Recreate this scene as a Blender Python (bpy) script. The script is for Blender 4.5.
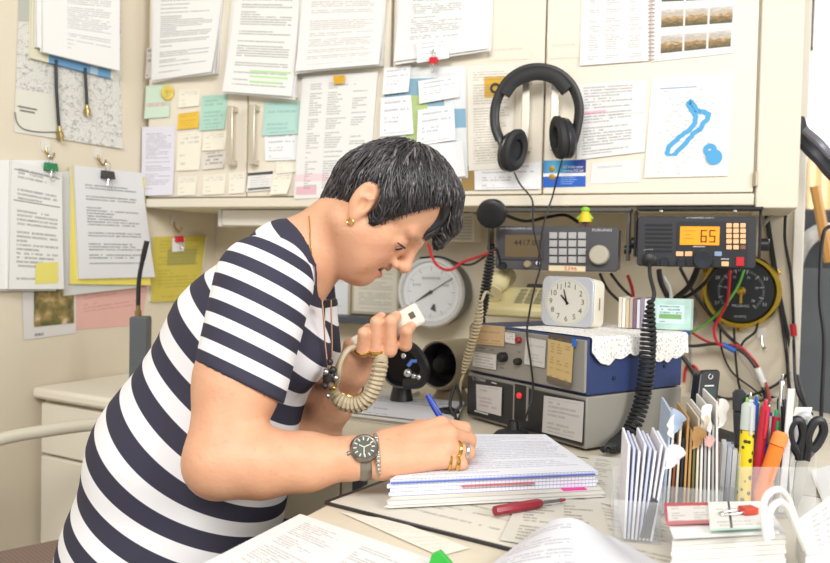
import bpy, bmesh, math, random
import numpy as np
from mathutils import Vector, Matrix, noise as mnoise

SC = bpy.context.scene
for o in list(bpy.data.objects):
    bpy.data.objects.remove(o, do_unlink=True)
COL = SC.collection
random.seed(7)
FPX, CX, CY = 800.0, 415.0, 281.5
CAMH = 1.115
PIT, ROL = math.radians(1.7), math.radians(1.2)

# ------------------------------------------------------------------ camera
CF = np.array([0, math.cos(PIT), -math.sin(PIT)])
_R0 = np.array([1.0, 0, 0]); _U0 = np.array([0, math.sin(PIT), math.cos(PIT)])
CR = _R0*math.cos(ROL) + _U0*math.sin(ROL)
CU = -_R0*math.sin(ROL) + _U0*math.cos(ROL)
CO = np.array([0, 0, CAMH])
cam_d = bpy.data.cameras.new('camera'); cam = bpy.data.objects.new('camera', cam_d); COL.objects.link(cam)
cam.matrix_world = Matrix(((CR[0], CU[0], -CF[0], 0), (CR[1], CU[1], -CF[1], 0), (CR[2], CU[2], -CF[2], CAMH), (0, 0, 0, 1)))
cam_d.sensor_width = 36; cam_d.sensor_fit = 'HORIZONTAL'; cam_d.lens = FPX/830*36
cam_d.clip_start = 0.02
cam_d.dof.use_dof = True; cam_d.dof.focus_distance = 1.22; cam_d.dof.aperture_fstop = 5.6
SC.camera = cam

# ------------------------------------------------------------------ world and lights
W = bpy.data.worlds.new('daylight'); SC.world = W; W.use_nodes = True
bg = W.node_tree.nodes['Background']; bg.inputs[0].default_value = (0.97, 0.985, 1.0, 1); bg.inputs[1].default_value = 0.52
def area(name, loc, target, size, power, col=(1, 1, 1), sy=None):
    d = bpy.data.lights.new(name, 'AREA'); d.energy = power; d.color = col; d.size = size
    if sy: d.shape = 'RECTANGLE'; d.size_y = sy
    o = bpy.data.objects.new(name, d); COL.objects.link(o); o.location = loc
    o.rotation_euler = (Vector(target)-Vector(loc)).to_track_quat('-Z', 'Y').to_euler()
    return o
area('window_daylight', (2.5, -1.3, 2.3), (0.0, 1.5, 0.95), 1.7, 92, (1.0, 0.98, 0.95), 1.2)
area('camera_side_fill', (-0.5, -0.9, 2.6), (-0.1, 1.4, 0.95), 1.4, 62, (1.0, 0.975, 0.945), 0.8)  # added fill from the camera side, no lamp fitting of the room
area('side_room_fill', (2.4, 3.3, 1.9), (1.2, 4.2, 1.2), 0.9, 42, (1, 1, 1))  # extra light added to whiten the next room's far wall, no window built
SC.view_settings.view_transform = 'Standard'; SC.view_settings.look = 'None'
SC.view_settings.gamma = 1.0; SC.view_settings.exposure = -0.10
SC.view_settings.use_curve_mapping = False

# ------------------------------------------------------------------ geometry helpers
def A(*v): return np.array(v if len(v) > 1 else v[0], dtype=float)
def unit(v): v = A(v) if not isinstance(v, np.ndarray) else v; return v/np.linalg.norm(v)
def ray(px, py): return CF + (px-CX)/FPX*CR + (CY-py)/FPX*CU
def P(px, py, Y):
    r = ray(px, py); return CO + r*(Y/r[1])
def onz(px, py, z):
    r = ray(px, py); return CO + r*((z-CAMH)/r[2])
def proj(p):
    d = A(p)-CO; w = d@CF
    return CX+FPX*(d@CR)/w, CY-FPX*(d@CU)/w
class Fr:
    def __init__(s, o, x, y, n=None):
        s.o = A(o); s.x = unit(x); s.y = unit(y); s.n = np.cross(s.x, s.y) if n is None else unit(n)
    def p(s, a, b, c=0.0): return s.o + s.x*a + s.y*b + s.n*c
    def hit(s, px, py, c=0.0):
        r = ray(px, py); o = s.o + s.n*c
        return CO + r*(((o-CO)@s.n)/(r@s.n))
    def ab(s, px, py, c=0.0):
        d = s.hit(px, py, c)-s.o; return d@s.x, d@s.y
    def at(s, px, py, c=0.0): return Fr(s.hit(px, py, c), s.x, s.y, s.n)
    def off(s, c): return Fr(s.o+s.n*c, s.x, s.y, s.n)
    def spin(s, deg):
        t = math.radians(deg); c_, s_ = math.cos(t), math.sin(t)
        return Fr(s.o, s.x*c_+s.y*s_, s.y*c_-s.x*s_, s.n)
    def mpp(s, px, py, c=0.0): return ((s.hit(px, py, c)-CO)@CF)/FPX
WORLDF = Fr((0, 0, 0), (1, 0, 0), (0, 1, 0))
def spline(pts, n=8):
    pts = [A(p) for p in pts]
    if len(pts) < 3: return pts
    out = []; q = [2*pts[0]-pts[1]]+pts+[2*pts[-1]-pts[-2]]
    for i in range(1, len(q)-2):
        for k in range(n):
            t = k/n; a, b, c, d = q[i-1:i+3]
            out.append(.5*((2*b)+(c-a)*t+(2*a-5*b+4*c-d)*t*t+(3*b-a-3*c+d)*t**3))
    out.append(pts[-1]); return out

class MB:
    def __init__(s): s.v = []; s.f = []; s.m = []; s.uv = []; s.mi = 0
    def add(s, vs, fs, uvs=None):
        b = len(s.v); s.v += [tuple(map(float, v)) for v in vs]
        for k, f in enumerate(fs):
            s.f.append([i+b for i in f]); s.m.append(s.mi)
            s.uv.append([uvs[i] for i in f] if uvs else [(0, 0)]*len(f))
        return s
    def slot(s, i): s.mi = i; return s
    def box(s, fr, a0, a1, b0, b1, c0, c1, r=0.0):
        if r > 0:
            r = min(r, (a1-a0)*.49, (b1-b0)*.49)
            pts = []
            for (cx, cy, t0) in ((a1-r, b1-r, 0), (a0+r, b1-r, 90), (a0+r, b0+r, 180), (a1-r, b0+r, 270)):
                for k in range(5):
                    t = math.radians(t0+k*22.5); pts.append((cx+r*math.cos(t), cy+r*math.sin(t)))
            return s.prism(fr, pts, c0, c1)
        vs = [fr.p(a, b, c) for c in (c0, c1) for b in (b0, b1) for a in (a0, a1)]
        uv = [((i & 1), ((i >> 1) & 1)) for i in range(8)]
        return s.add(vs, [(0, 2, 3, 1), (4, 5, 7, 6), (0, 1, 5, 4), (2, 6, 7, 3), (0, 4, 6, 2), (1, 3, 7, 5)], uv)
    def prism(s, fr, pts, c0, c1):
        n = len(pts); vs = [fr.p(a, b, c0) for a, b in pts]+[fr.p(a, b, c1) for a, b in pts]
        xs = [p[0] for p in pts]; ys = [p[1] for p in pts]
        w = max(max(xs)-min(xs), 1e-6); h = max(max(ys)-min(ys), 1e-6)
        uv = [((a-min(xs))/w, (b-min(ys))/h) for a, b in pts]*2
        fs = [tuple(range(n))[::-1], tuple(range(n, 2*n))]+[(i, (i+1) % n, n+(i+1) % n, n+i) for i in range(n)]
        return s.add(vs, fs, uv)
    def lathe(s, fr, prof, n=32, cap=True):
        vs = []; fs = []
        for r, h in prof:
            for k in range(n):
                t = 2*math.pi*k/n; vs.append(fr.p(r*math.cos(t), r*math.sin(t), h))
        for j in range(len(prof)-1):
            for k in range(n):
                k2 = (k+1) % n; fs.append((j*n+k, j*n+k2, (j+1)*n+k2, (j+1)*n+k))
        if cap:
            fs.append(tuple(range(n))[::-1]); m = (len(prof)-1)*n; fs.append(tuple(range(m, m+n)))
        return s.add(vs, fs)
    def tube(s, pts, r, n=8, cap=True, flat=1.0):
        pts = [A(p) for p in pts]; m = len(pts)
        rs = r if hasattr(r, '__len__') else [r]*m
        t0 = unit(pts[1]-pts[0]); up = A(0, 0, 1) if abs(t0[2]) < .9 else A(1, 0, 0)
        nx = unit(np.cross(t0, up)); vs = []; fs = []
        for i in range(m):
            t = pts[min(i+1, m-1)]-pts[max(i-1, 0)]
            L = np.linalg.norm(t); t = t/L if L > 1e-9 else t0
            nx = nx-t*(nx@t); L = np.linalg.norm(nx); nx = nx/L if L > 1e-6 else unit(np.cross(t, A(.3, .5, .8)))
            ny = np.cross(t, nx)
            for k in range(n):
                a = 2*math.pi*k/n; vs.append(pts[i]+rs[i]*(nx*math.cos(a)+flat*ny*math.sin(a)))
        for j in range(m-1):
            for k in range(n):
                k2 = (k+1) % n; fs.append((j*n+k, j*n+k2, (j+1)*n+k2, (j+1)*n+k))
        if cap: fs += [tuple(range(n))[::-1], tuple(range((m-1)*n, m*n))]
        return s.add(vs, fs)
    def cyl(s, p0, p1, r0, r1=None, n=16): return s.tube([p0, p1], [r0, r0 if r1 is None else r1], n)
    def grid(s, fn, nu, nv):
        vs = []; uv = []
        for j in range(nv+1):
            for i in range(nu+1):
                u, v = i/nu, j/nv; vs.append(fn(u, v)); uv.append((u, 1-v))
        fs = [(j*(nu+1)+i, (j+1)*(nu+1)+i, (j+1)*(nu+1)+i+1, j*(nu+1)+i+1) for j in range(nv) for i in range(nu)]
        return s.add(vs, fs, uv)
    def sphere(s, c, r, fr=WORLDF, n=16, m=10):
        r = r if hasattr(r, '__len__') else (r, r, r); c = A(c); vs = []; fs = []
        for j in range(m+1):
            ph = math.pi*j/m
            for k in range(n):
                t = 2*math.pi*k/n
                vs.append(c+fr.x*r[0]*math.sin(ph)*math.cos(t)+fr.y*r[1]*math.sin(ph)*math.sin(t)+fr.n*r[2]*math.cos(ph))
        for j in range(m):
            for k in range(n):
                k2 = (k+1) % n; fs.append((j*n+k, (j+1)*n+k, (j+1)*n+k2, j*n+k2))
        return s.add(vs, fs)
    def text(s, fr, txt, a, b, size, c=0.0004, align='CENTER', sx=1.0):
        cu = bpy.data.curves.new('t', 'FONT'); cu.body = txt; cu.size = size; cu.align_x = align; cu.align_y = 'CENTER'; cu.resolution_u = 2
        ob = bpy.data.objects.new('t', cu); COL.objects.link(ob)
        dg = bpy.context.evaluated_depsgraph_get(); dg.update()
        me = bpy.data.meshes.new_from_object(ob.evaluated_get(dg))
        s.add([fr.p(a+v.co.x*sx, b+v.co.y, c) for v in me.vertices], [tuple(p.vertices) for p in me.polygons])
        bpy.data.objects.remove(ob); bpy.data.meshes.remove(me); bpy.data.curves.remove(cu); return s

def obj(name, mb, mats, parent=None, ang=0.6, flat=False, recalc=True, bev=0.0):
    mats = mats if isinstance(mats, (list, tuple)) else [mats]
    v = np.array(mb.v)
    if parent is None: loc = A((v[:, 0].min()+v[:, 0].max())/2, (v[:, 1].min()+v[:, 1].max())/2, v[:, 2].min())
    else: loc = A(parent['_loc'])
    me = bpy.data.meshes.new(name); me.from_pydata([tuple(x) for x in (v-loc)], [], mb.f)
    for m in mats: me.materials.append(m)
    me.polygons.foreach_set('material_index', mb.m)
    ul = me.uv_layers.new(name='uv'); ul.data.foreach_set('uv', [c for f in mb.uv for q in f for c in q])
    if recalc:
        bm = bmesh.new(); bm.from_mesh(me); bmesh.ops.recalc_face_normals(bm, faces=bm.faces); bm.to_mesh(me); bm.free()
    if not flat:
        me.polygons.foreach_set('use_smooth', [True]*len(me.polygons)); me.set_sharp_from_angle(angle=ang)
    o = bpy.data.objects.new(name, me); COL.objects.link(o)
    o['_loc'] = tuple(loc)
    if parent is None: o.location = loc
    else: o.parent = parent
    if bev:
        b = o.modifiers.new('bev', 'BEVEL'); b.width = bev; b.segments = 2; b.limit_method = 'ANGLE'; b.angle_limit = .7
    return o
def tag(o, label, cat, group=None):
    o['label'] = label; o['category'] = cat
    if group: o['group'] = group
    return o
def thing(name, label, cat, loc, group=None):
    o = bpy.data.objects.new(name, None); COL.objects.link(o); o.location = tuple(loc); o['_loc'] = tuple(map(float, loc))
    o.empty_display_size = .05
    return tag(o, label, cat, group)
def solo(name, mb, mats, label, cat, group=None, **k): return tag(obj(name, mb, mats, **k), label, cat, group)
def struct(name, mb, m, **k):
    o = obj(name, mb, m, **k); o['kind'] = 'structure'; return o

# ------------------------------------------------------------------ materials
def lin(h):
    if isinstance(h, str):
        h = h.lstrip('#'); c = [int(h[i:i+2], 16)/255 for i in (0, 2, 4)]
        return tuple([(x/12.92 if x <= .04045 else ((x+.055)/1.055)**2.4) for x in c]+[1])
    return tuple(h)+((1,) if len(h) == 3 else ())
MC = {}
class NT:
    def __init__(s, mat): s.t = mat.node_tree; s.b = s.t.nodes['Principled BSDF']
    def n(s, typ, **k):
        nd = s.t.nodes.new(typ)
        for a, v in k.items():
            if a.startswith('i_'):
                nd.inputs[a[2:].replace('_', ' ')].default_value = v
            else: setattr(nd, a, v)
        return nd
    def l(s, a, b): s.t.links.new(a, b)
    def m(s, op, a, b=None, c=None):
        nd = s.t.nodes.new('ShaderNodeMath'); nd.operation = op
        for i, x in enumerate((a, b, c)):
            if x is None: continue
            if isinstance(x, (int, float)): nd.inputs[i].default_value = x
            else: s.l(x, nd.inputs[i])
        return nd.outputs[0]
    def mix(s, f, a, b):
        nd = s.t.nodes.new('ShaderNodeMix'); nd.data_type = 'RGBA'
        for i, x in ((0, f), (6, a), (7, b)):
            if isinstance(x, (int, float)): nd.inputs[i].default_value = x
            elif isinstance(x, tuple): nd.inputs[i].default_value = x
            else: s.l(x, nd.inputs[i])
        return nd.outputs[2]
    def uv(s):
        c = s.t.nodes.new('ShaderNodeTexCoord'); sp = s.t.nodes.new('ShaderNodeSeparateXYZ'); s.l(c.outputs['UV'], sp.inputs[0])
        return sp.outputs[0], sp.outputs[1]
    def comb(s, x, y, z=0.0):
        nd = s.t.nodes.new('ShaderNodeCombineXYZ')
        for i, q in enumerate((x, y, z)):
            if isinstance(q, (int, float)): nd.inputs[i].default_value = q
            else: s.l(q, nd.inputs[i])
        return nd.outputs[0]
    def noise(s, vec, scale=1.0, detail=2.0):
        nd = s.t.nodes.new('ShaderNodeTexNoise'); nd.inputs['Scale'].default_value = scale; nd.inputs['Detail'].default_value = detail
        s.l(vec, nd.inputs['Vector']); return nd.outputs[0]
    def ramp(s, f, stops):
        nd = s.t.nodes.new('ShaderNodeValToRGB'); cr = nd.color_ramp
        while len(cr.elements) < len(stops): cr.elements.new(.5)
        for e, (p, c) in zip(cr.elements, stops): e.position = p; e.color = lin(c)
        s.l(f, nd.inputs[0]); return nd.outputs[0]
    def objc(s): return s.t.nodes.new('ShaderNodeTexCoord').outputs['Object']
def M(name, col='#cccccc', rough=.5, metal=0.0, emit=None, es=1.0, trans=0.0, spec=.5, var=0.0, vs=8.0, bump=0.0, bs=60.0, alpha=1.0):
    if name in MC: return MC[name]
    m = bpy.data.materials.new(name); m.use_nodes = True; b = m.node_tree.nodes['Principled BSDF']
    b.inputs['Base Color'].default_value = lin(col); b.inputs['Roughness'].default_value = rough; b.inputs['Metallic'].default_value = metal
    b.inputs['Specular IOR Level'].default_value = spec
    if trans: b.inputs['Transmission Weight'].default_value = trans
    if alpha < 1: b.inputs['Alpha'].default_value = alpha
    if emit: b.inputs['Emission Color'].default_value = lin(emit); b.inputs['Emission Strength'].default_value = es
    t = NT(m)
    if var:
        c = lin(col); lo = tuple(x*(1-var) for x in c[:3])+(1,); hi = tuple(min(1, x*(1+var*.6)) for x in c[:3])+(1,)
        f = t.noise(t.objc(), vs, 4.0); t.l(t.ramp(f, [(.3, lo), (.7, hi)]), b.inputs['Base Color'])
    if bump:
        nd = t.n('ShaderNodeBump'); nd.inputs['Strength'].default_value = bump; nd.inputs['Distance'].default_value = .002
        t.l(t.noise(t.objc(), bs, 3.0), nd.inputs['Height']); t.l(nd.outputs[0], b.inputs['Normal'])
    MC[name] = m; return m
def textmat(name, paper='#e9e8e5', ink='#6d6d70', rows=40, seed=0.0, mar=(.12, .1, .06, .06), dens=.55, gap=.22, words=26, cols=1, hand=False, grid=None, fill=.55, extra=None, blend=.8, rough=.6):
    blend = min(1, blend*1.05)
    """paper with lines of printed or written words; gap = share of blank lines; extra = [(u0,u1,v0,v1,colour)] printed blocks"""
    if name in MC: return MC[name]
    m = bpy.data.materials.new(name); m.use_nodes = True; t = NT(m); u, v = t.uv(); vv = t.m('SUBTRACT', 1.0, v)
    r = t.m('MULTIPLY', vv, float(rows))
    if hand: r = t.m('ADD', r, t.m('MULTIPLY', t.noise(t.comb(t.m('MULTIPLY', u, 3.0), r), 1.0), .25))
    row = t.m('FLOOR', r); fr = t.m('FRACT', r)
    lm = t.m('MULTIPLY', t.m('GREATER_THAN', fr, .25), t.m('LESS_THAN', fr, .25+fill))
    def wn(x, sd):
        nd = t.n('ShaderNodeTexWhiteNoise', noise_dimensions='2D'); t.l(t.comb(x, sd+seed), nd.inputs['Vector']); return nd.outputs['Value']
    h1 = wn(row, 1.5); h2 = wn(row, 7.5)
    blank = t.m('GREATER_THAN', h1, gap)
    if cols > 1:
        cu = t.m('MULTIPLY', u, float(cols)); cf = t.m('FRACT', cu); ci = t.m('FLOOR', cu)
        end = t.m('LESS_THAN', cf, t.m('ADD', .45, t.m('MULTIPLY', wn(t.m('ADD', row, t.m('MULTIPLY', ci, 31.0)), 3.3), .45)))
        lm = t.m('MULTIPLY', lm, t.m('MULTIPLY', end, t.m('GREATER_THAN', cf, .1)))
    endm = t.m('LESS_THAN', u, t.m('SUBTRACT', 1.0-mar[1], t.m('MULTIPLY', t.m('POWER', h2, 4.0), .6)))
    wv = t.noise(t.comb(t.m('MULTIPLY', u, float(words)), t.m('MULTIPLY', row, 3.7), seed), 1.0, 1.0)
    wd = t.m('GREATER_THAN', wv, 1-dens-.08)
    lt = t.noise(t.comb(t.m('MULTIPLY', u, float(words)*5), t.m('MULTIPLY', r, 2.2 if hand else 1.3), seed), 1.0, 2.0)
    ltm = t.m('ADD', .35, t.m('MULTIPLY', t.m('GREATER_THAN', lt, .47), .65))
    k = t.m('MULTIPLY', lm, blank); k = t.m('MULTIPLY', k, endm); k = t.m('MULTIPLY', k, wd); k = t.m('MULTIPLY', k, ltm)
    k = t.m('MULTIPLY', k, t.m('GREATER_THAN', u, mar[0]))
    k = t.m('MULTIPLY', k, t.m('MULTIPLY', t.m('GREATER_THAN', vv, mar[2]), t.m('LESS_THAN', vv, 1-mar[3])))
    col = lin(paper)
    if extra:
        for (u0, u1, v0, v1, c) in extra:
            bx = t.m('MULTIPLY', t.m('MULTIPLY', t.m('GREATER_THAN', u, u0), t.m('LESS_THAN', u, u1)), t.m('MULTIPLY', t.m('GREATER_THAN', vv, v0), t.m('LESS_THAN', vv, v1)))
            col = t.mix(bx, col, lin(c))
    if grid:
        gn, gm, gc = grid
        gl = t.m('LESS_THAN', t.m('FRACT', t.m('MULTIPLY', vv, float(gn))), .12)
        if gm: gl = t.m('MAXIMUM', gl, t.m('LESS_THAN', t.m('FRACT', t.m('MULTIPLY', u, float(gm))), .06))
        col = t.mix(t.m('MULTIPLY', gl, .6), col, lin(gc))
    col = t.mix(t.m('MULTIPLY', k, blend), col, lin(ink))
    t.l(col, t.b.inputs['Base Color']); t.b.inputs['Roughness'].default_value = rough
    t.b.inputs['Specular IOR Level'].default_value = .25
    MC[name] = m; return m

paperM = M('white_paper', '#e9e8e5', .6, spec=.25)
edgeM = M('paper_edges', '#dddbd6', .7, spec=.2)
blackM = M('black_plastic', '#1c1c1e', .42)
softblackM = M('black_rubber', '#202022', .6)
darkM = M('charcoal_plastic', '#46464a', .5)
steelM = M('brushed_steel', '#c9c7c2', .28, 1.0)
chromeM = M('chrome', '#dcdcdc', .12, 1.0)
brassM = M('brass', '#c9a64a', .25, 1.0)
goldM = M('gold', '#e2b964', .2, 1.0)
creamM = M('cream_plastic', '#d9ccab', .45)
redM = M('red_plastic', '#c8202c', .4)
whiteM = M('white_plastic', '#e2e1dd', .4)
clearM = M('clear_acrylic', '#f4f6f6', .06, alpha=.15, spec=.6)

# ------------------------------------------------------------------ main planes
YAW = math.radians(21); DESKZ = 0.78
uB = A(math.cos(YAW), -math.sin(YAW), 0); nB = A(-math.sin(YAW), -math.cos(YAW), 0); ZZ = A(0, 0, 1)
CAB = Fr(P(537, 100, 1.85), uB, ZZ, nB)
WALL = Fr(CAB.o-nB*.30, uB, ZZ, nB)
_c = CAB.hit(141, 100)
dL = unit(A(.49, .87, 0))
LEFT = Fr(_c, dL, ZZ, unit(A(.87, -.49, 0)))      # x grows away from the camera
DESK = Fr((0, 0, DESKZ), (1, 0, 0), (0, 1, 0), (0, 0, 1))
# ================================================================== ROOM
wallM = M('wall_paint', '#dcd1bb', .7, var=.04, vs=3)
cabM = M('cupboard_paint', '#eae1cf', .45, var=.03, vs=2)
cabinM = M('cupboard_inner', '#e5dcc9', .5)
# left wall runs from beyond the camera side to the back wall
cornerL = LEFT.o + LEFT.x*0.0
tW = ((WALL.o-LEFT.o)@WALL.n)/(LEFT.x@WALL.n)     # distance along the left wall to the back wall
struct('wall_left', MB().box(LEFT, -2.2, tW+.1, -1.115-.2, 1.5, -.1, 0), wallM)
aL = (LEFT.p(tW, 0)-WALL.o)@WALL.x
aR = WALL.ab(796, 300)[0]
zb = -WALL.o[2]
struct('wall_back', MB().box(WALL, aL-.02, aR, zb, 2.5+zb, -.1, 0), wallM)
floorM = M('floor_vinyl', '#8f8577', .6, var=.1, vs=4)
struct('floor', MB().box(WORLDF, -2.6, 3.2, -1.2, 4.6, -.05, 0), floorM)
struct('trim_1', MB().box(WALL, aR-.012, aR+.012, zb, 2.5+zb, -.11, .012), M('door_trim', '#e8e2d4', .5), bev=.003)
# side room seen past the end of the wall
struct('wall_far', MB().box(WORLDF, .6, 3.2, 4.5, 4.6, 0, 2.6), M('far_wall_paint', '#f3f1ec', .8))
struct('wall_right', MB().box(WORLDF, 3.1, 3.2, 2.0, 4.6, 0, 2.6), M('far_wall_paint'))

# ---- wall cupboards -------------------------------------------------
cz0 = CAB.ab(541, 194)[1]; cz1 = 1.0
cz_b = cz0-.028                                     # underside
aA = CAB.ab(147, 190)[0]; aAB = CAB.ab(391, 100)[0]; aB = CAB.ab(757, 100)[0]; aE = CAB.ab(800, 150)[0]
g1 = CAB.ab(247, 150)[0]; g2 = CAB.ab(543, 150)[0]
def cupboard(a0, a1, gap, label, e=None):
    t = thing('wall_cupboard', label, 'cupboard', CAB.p((a0+a1)/2, cz_b, -.15), 'wall cupboards above the desk')
    mb = MB().box(CAB, a0, e or a1, cz_b, cz1, -.298, -.02)
    mb.box(CAB, a0, a1, cz_b, cz0-.003, -.02, .006)
    if e: mb.box(CAB, a1+.003, e, cz_b-.006, cz1, -.298, .002)
    obj('carcass', mb, cabinM, t, bev=.003)
    for (x0, x1, hs) in ((a0, gap, 1), (gap, a1, -1)):
        d = obj('door', MB().box(CAB, x0+.002, x1-.002, cz0, cz1-.01, -.019, 0), cabM, t, bev=.0025)
        hx = (x1-.037) if hs > 0 else (x0+.030)
        z0, z1 = CAB.ab(0, 0)[1], 0
        z1 = CAB.ab(540, 78)[1] if e else CAB.ab(245, 107)[1]; z0 = CAB.ab(540, 152)[1] if e else CAB.ab(245, 166)[1]
        h = MB().box(CAB, hx-.009, hx+.009, z0, z1, .022, .028)
        for zz in (z0, z1-.014): h.box(CAB, hx-.009, hx+.009, zz, zz+.014, 0, .023)
        obj('handle', h, M('satin_steel', '#d6d0c2', .38, .85), d, bev=.0015)
    if e:
        hg = MB()
        for zz in (cz0+.012, cz0+.62):
            hg.box(CAB, a1-.002, a1+.006, zz, zz+.03, 0, .006); hg.cyl(CAB.p(a1+.003, zz, .005), CAB.p(a1+.003, zz+.03, .005), .004)
        obj('hinge', hg, M('old_hinge', '#b9ad94', .4, .6), t)
    return t
cupboard(aA, aAB-.002, g1, 'cream wall cupboard over the desk, nearer the corner, covered in pinned paper')
cupboard(aAB+.002, aB, g2, 'cream wall cupboard with headphones hung on its door handles', aE)

# ---- desk ----------------------------------------------------------
deskM = M('desk_laminate', '#ddd3bd', .5, var=.06, vs=14)
deskeM = M('desk_front', '#d8cfb8', .5)
L1 = onz(302, 517, DESKZ); dL1 = unit(A(.42, .907, 0))
BF = onz(330, 433, DESKZ)
# intersection of peninsula edge and back counter front
mat_ = np.array([[dL1[0], -uB[0]], [dL1[1], -uB[1]]]); st = np.linalg.solve(mat_, (BF-L1)[:2])
XI = L1+dL1*st[0]
wl = LEFT.p(tW-.02, 0, .005); wr = WALL.p(aR-.02, 0, .006)
bl = BF-uB*((BF-LEFT.p(tW, 0))@uB-.47)
blb = WALL.p((bl-WALL.o)@WALL.x, 0, .006)
near = L1-dL1*.34
def xy(p): return (p[0], p[1])
poly = [xy(blb), xy(wr), (1.02, wr[1]-.25), (1.02, .58), xy(near+A(.12, -.06, 0)), xy(near), xy(L1), xy(XI), xy(bl)]
top = thing('desk', 'cream desk with a worktop along the wall and a wing towards the camera', 'desk', (.3, 1.3, 0))
obj('worktop', MB().prism(WORLDF, poly, DESKZ-.032, DESKZ), deskM, top, bev=.004)
# drawer pedestal under the back counter
FRN = Fr(BF-uB*.02-nB*(-.0)+A(0, 0, -DESKZ), uB, ZZ, nB)
ped = MB().box(FRN, -.15, .22, .001, DESKZ-.034, -.42, -.03)
obj('pedestal', ped, deskeM, top, bev=.003)
for (z0, z1) in ((.02, .28), (.285, .51), (.515, DESKZ-.04)):
    for (x0, x1) in ((-.145, .035), (.04, .215)):
        d = obj('drawer', MB().box(FRN, x0, x1, z0, z1, -.029, -.012), deskeM, top, bev=.003)
        xm = (x0+x1)/2-.045
        obj('handle', MB().box(FRN, xm-.012, xm+.012, z1-.10, z1-.03, -.012, .004, .003), darkM, d)
obj('end_panel', MB().box(WORLDF, .97, 1.0, .62, 1.62, .001, DESKZ-.034), deskeM, top)
obj('leg', MB().cyl((-.10, .86, .001), (-.10, .86, DESKZ-.034), .02), steelM, top)
obj('leg', MB().cyl((.62, .66, .001), (.62, .66, DESKZ-.034), .02), steelM, top)

# ---- drawer unit against the left wall ------------------------------
t0 = LEFT.ab(37, 390)[0]
DU = Fr(LEFT.p(t0, 0, .004)*A(1, 1, 0), LEFT.n, ZZ, -LEFT.x)     # x out from the wall, n towards the camera
dtop = 1.115+LEFT.ab(36, 386)[1]+LEFT.o[2]-1.115
un = thing('drawer_unit', 'white two-drawer unit standing against the wall behind the woman', 'drawer unit', DU.p(.2, 0, -.2))
whiteunit = M('unit_enamel', '#efe8d8', .4)
obj('body', MB().box(DU, 0, .44, .001, dtop-.03, -.45, -.02), whiteunit, un, bev=.003)
obj('worktop', MB().box(DU, -.0, .46, dtop-.028, dtop, -.46, .018), whiteunit, un, bev=.009)
zs = [.02, dtop-.22, dtop-.036]
zs[1] = DU.hit(50, 456)[2]
for k in range(2):
    obj('drawer', MB().box(DU, .012, .43, zs[k]+.003, zs[k+1]-.003, -.019, 0), whiteunit, un, bev=.004)
UTOP = dtop
# ---- side room things ----------------------------------------------
def Q(px, py, Y): return P(px, py, Y)
sc1 = thing('office_screen', 'dark grey desk partition in the next room beyond the wall end', 'partition', P(850, 420, 2.35)*A(1, 1, 0))
c0 = P(799, 212, 2.3)
PF = Fr(A(1.0, 2.35, 0), (1, -.05, 0), (0, 0, 1))
obj('panel', MB().box(PF, 0, .7, .1, P(812, 268, 2.35)[2], -.03, 0), M('grey_felt', '#5d6064', .8, var=.1), sc1)
obj('leg', MB().box(PF, .05, .1, 0.001, .1, -.04, .01), darkM, sc1)
obj('leg', MB().box(PF, .6, .65, 0.001, .1, -.04, .01), darkM, sc1)
ch = thing('office_chair', 'grey office chair back with pale rim beyond the wall end', 'chair', P(850, 300, 2.9)*A(1, 1, 0))
bc = P(838, 240, 2.9)
CHF = Fr(bc, (1, .1, 0), (0, 0, 1))
obj('backrest', MB().box(CHF, -.17, .25, -.24, .11, -.05, 0, .05), M('chair_grey', '#4c4e52', .8), ch, bev=.01)
obj('rim', MB().tube(spline([CHF.p(-.18, -.22, .02), CHF.p(-.17, -.06, .03), CHF.p(-.08, .03, .03), CHF.p(.1, .0, .03), CHF.p(.26, -.02, .03)], 6), .028), M('pale_rim', '#d9d9d6', .5), ch)
obj('post', MB().cyl(A(bc[0]+.05, bc[1]+.05, .05), A(bc[0]+.05, bc[1]+.03, bc[2]-.2), .025), darkM, ch)
obj('foot', MB().lathe(Fr(A(bc[0]+.05, bc[1]+.05, 0), (1, 0, 0), (0, 1, 0)), [(.28, 0.001), (.26, .03), (.03, .06)]), darkM, ch)
lm_ = thing('desk_lamp', 'dark jointed lamp arm reaching past the wall end', 'lamp', P(845, 330, 1.75)*A(1, 1, 0)+A(0, 0, DESKZ))
obj('arm', MB().tube(spline([P(862, 320, 1.75), P(850, 205, 1.75), P(826, 165, 1.75), P(806, 143, 1.78), P(799, 122, 1.84)], 8), .017), M('lamp_arm', '#3c3c46', .35), lm_)
obj('arm_strut', MB().tube(spline([P(864, 320, 1.72), P(852, 190, 1.72), P(826, 150, 1.72), P(805, 130, 1.76)], 8), .009), M('lamp_grey', '#8e8e9a', .3, .5), lm_)
obj('base', MB().cyl(A(*P(862, 320, 1.75)[:2], DESKZ+.001), A(*P(862, 320, 1.75)[:2], P(862, 318, 1.75)[2]), .035, .02), blackM, lm_)
FW = Fr((0, 4.49, 0), (1, 0, 0), (0, 0, 1), (0, -1, 0))
a0, b0 = FW.ab(808, 50); a1, b1 = FW.ab(813, -25)
pf = thing('shelf_upright', 'dark brown upright strip high on the far wall of the next room', 'upright', FW.p(a0, b0, 0))
obj('strip', MB().box(FW, a0-.02, a1, b0, b1, 0, .03), M('dark_wood', '#4d4038', .5), pf)
obj('end_cap', MB().box(FW, a0-.02, a1, b0-.01, b0+.01, 0, .034), blackM, pf)
cu = MB()
ca0 = FW.ab(800, 240)[0]; ca1 = FW.ab(822, 240)[0]; cb0 = FW.ab(805, 300)[1]; cb1 = FW.ab(805, 158)[1]
cu.grid(lambda u, v: FW.p(ca0+(ca1-ca0+.3)*u, cb1+(cb0-cb1-.4)*v, .05+.02*math.sin(u*40)), 80, 2)
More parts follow.
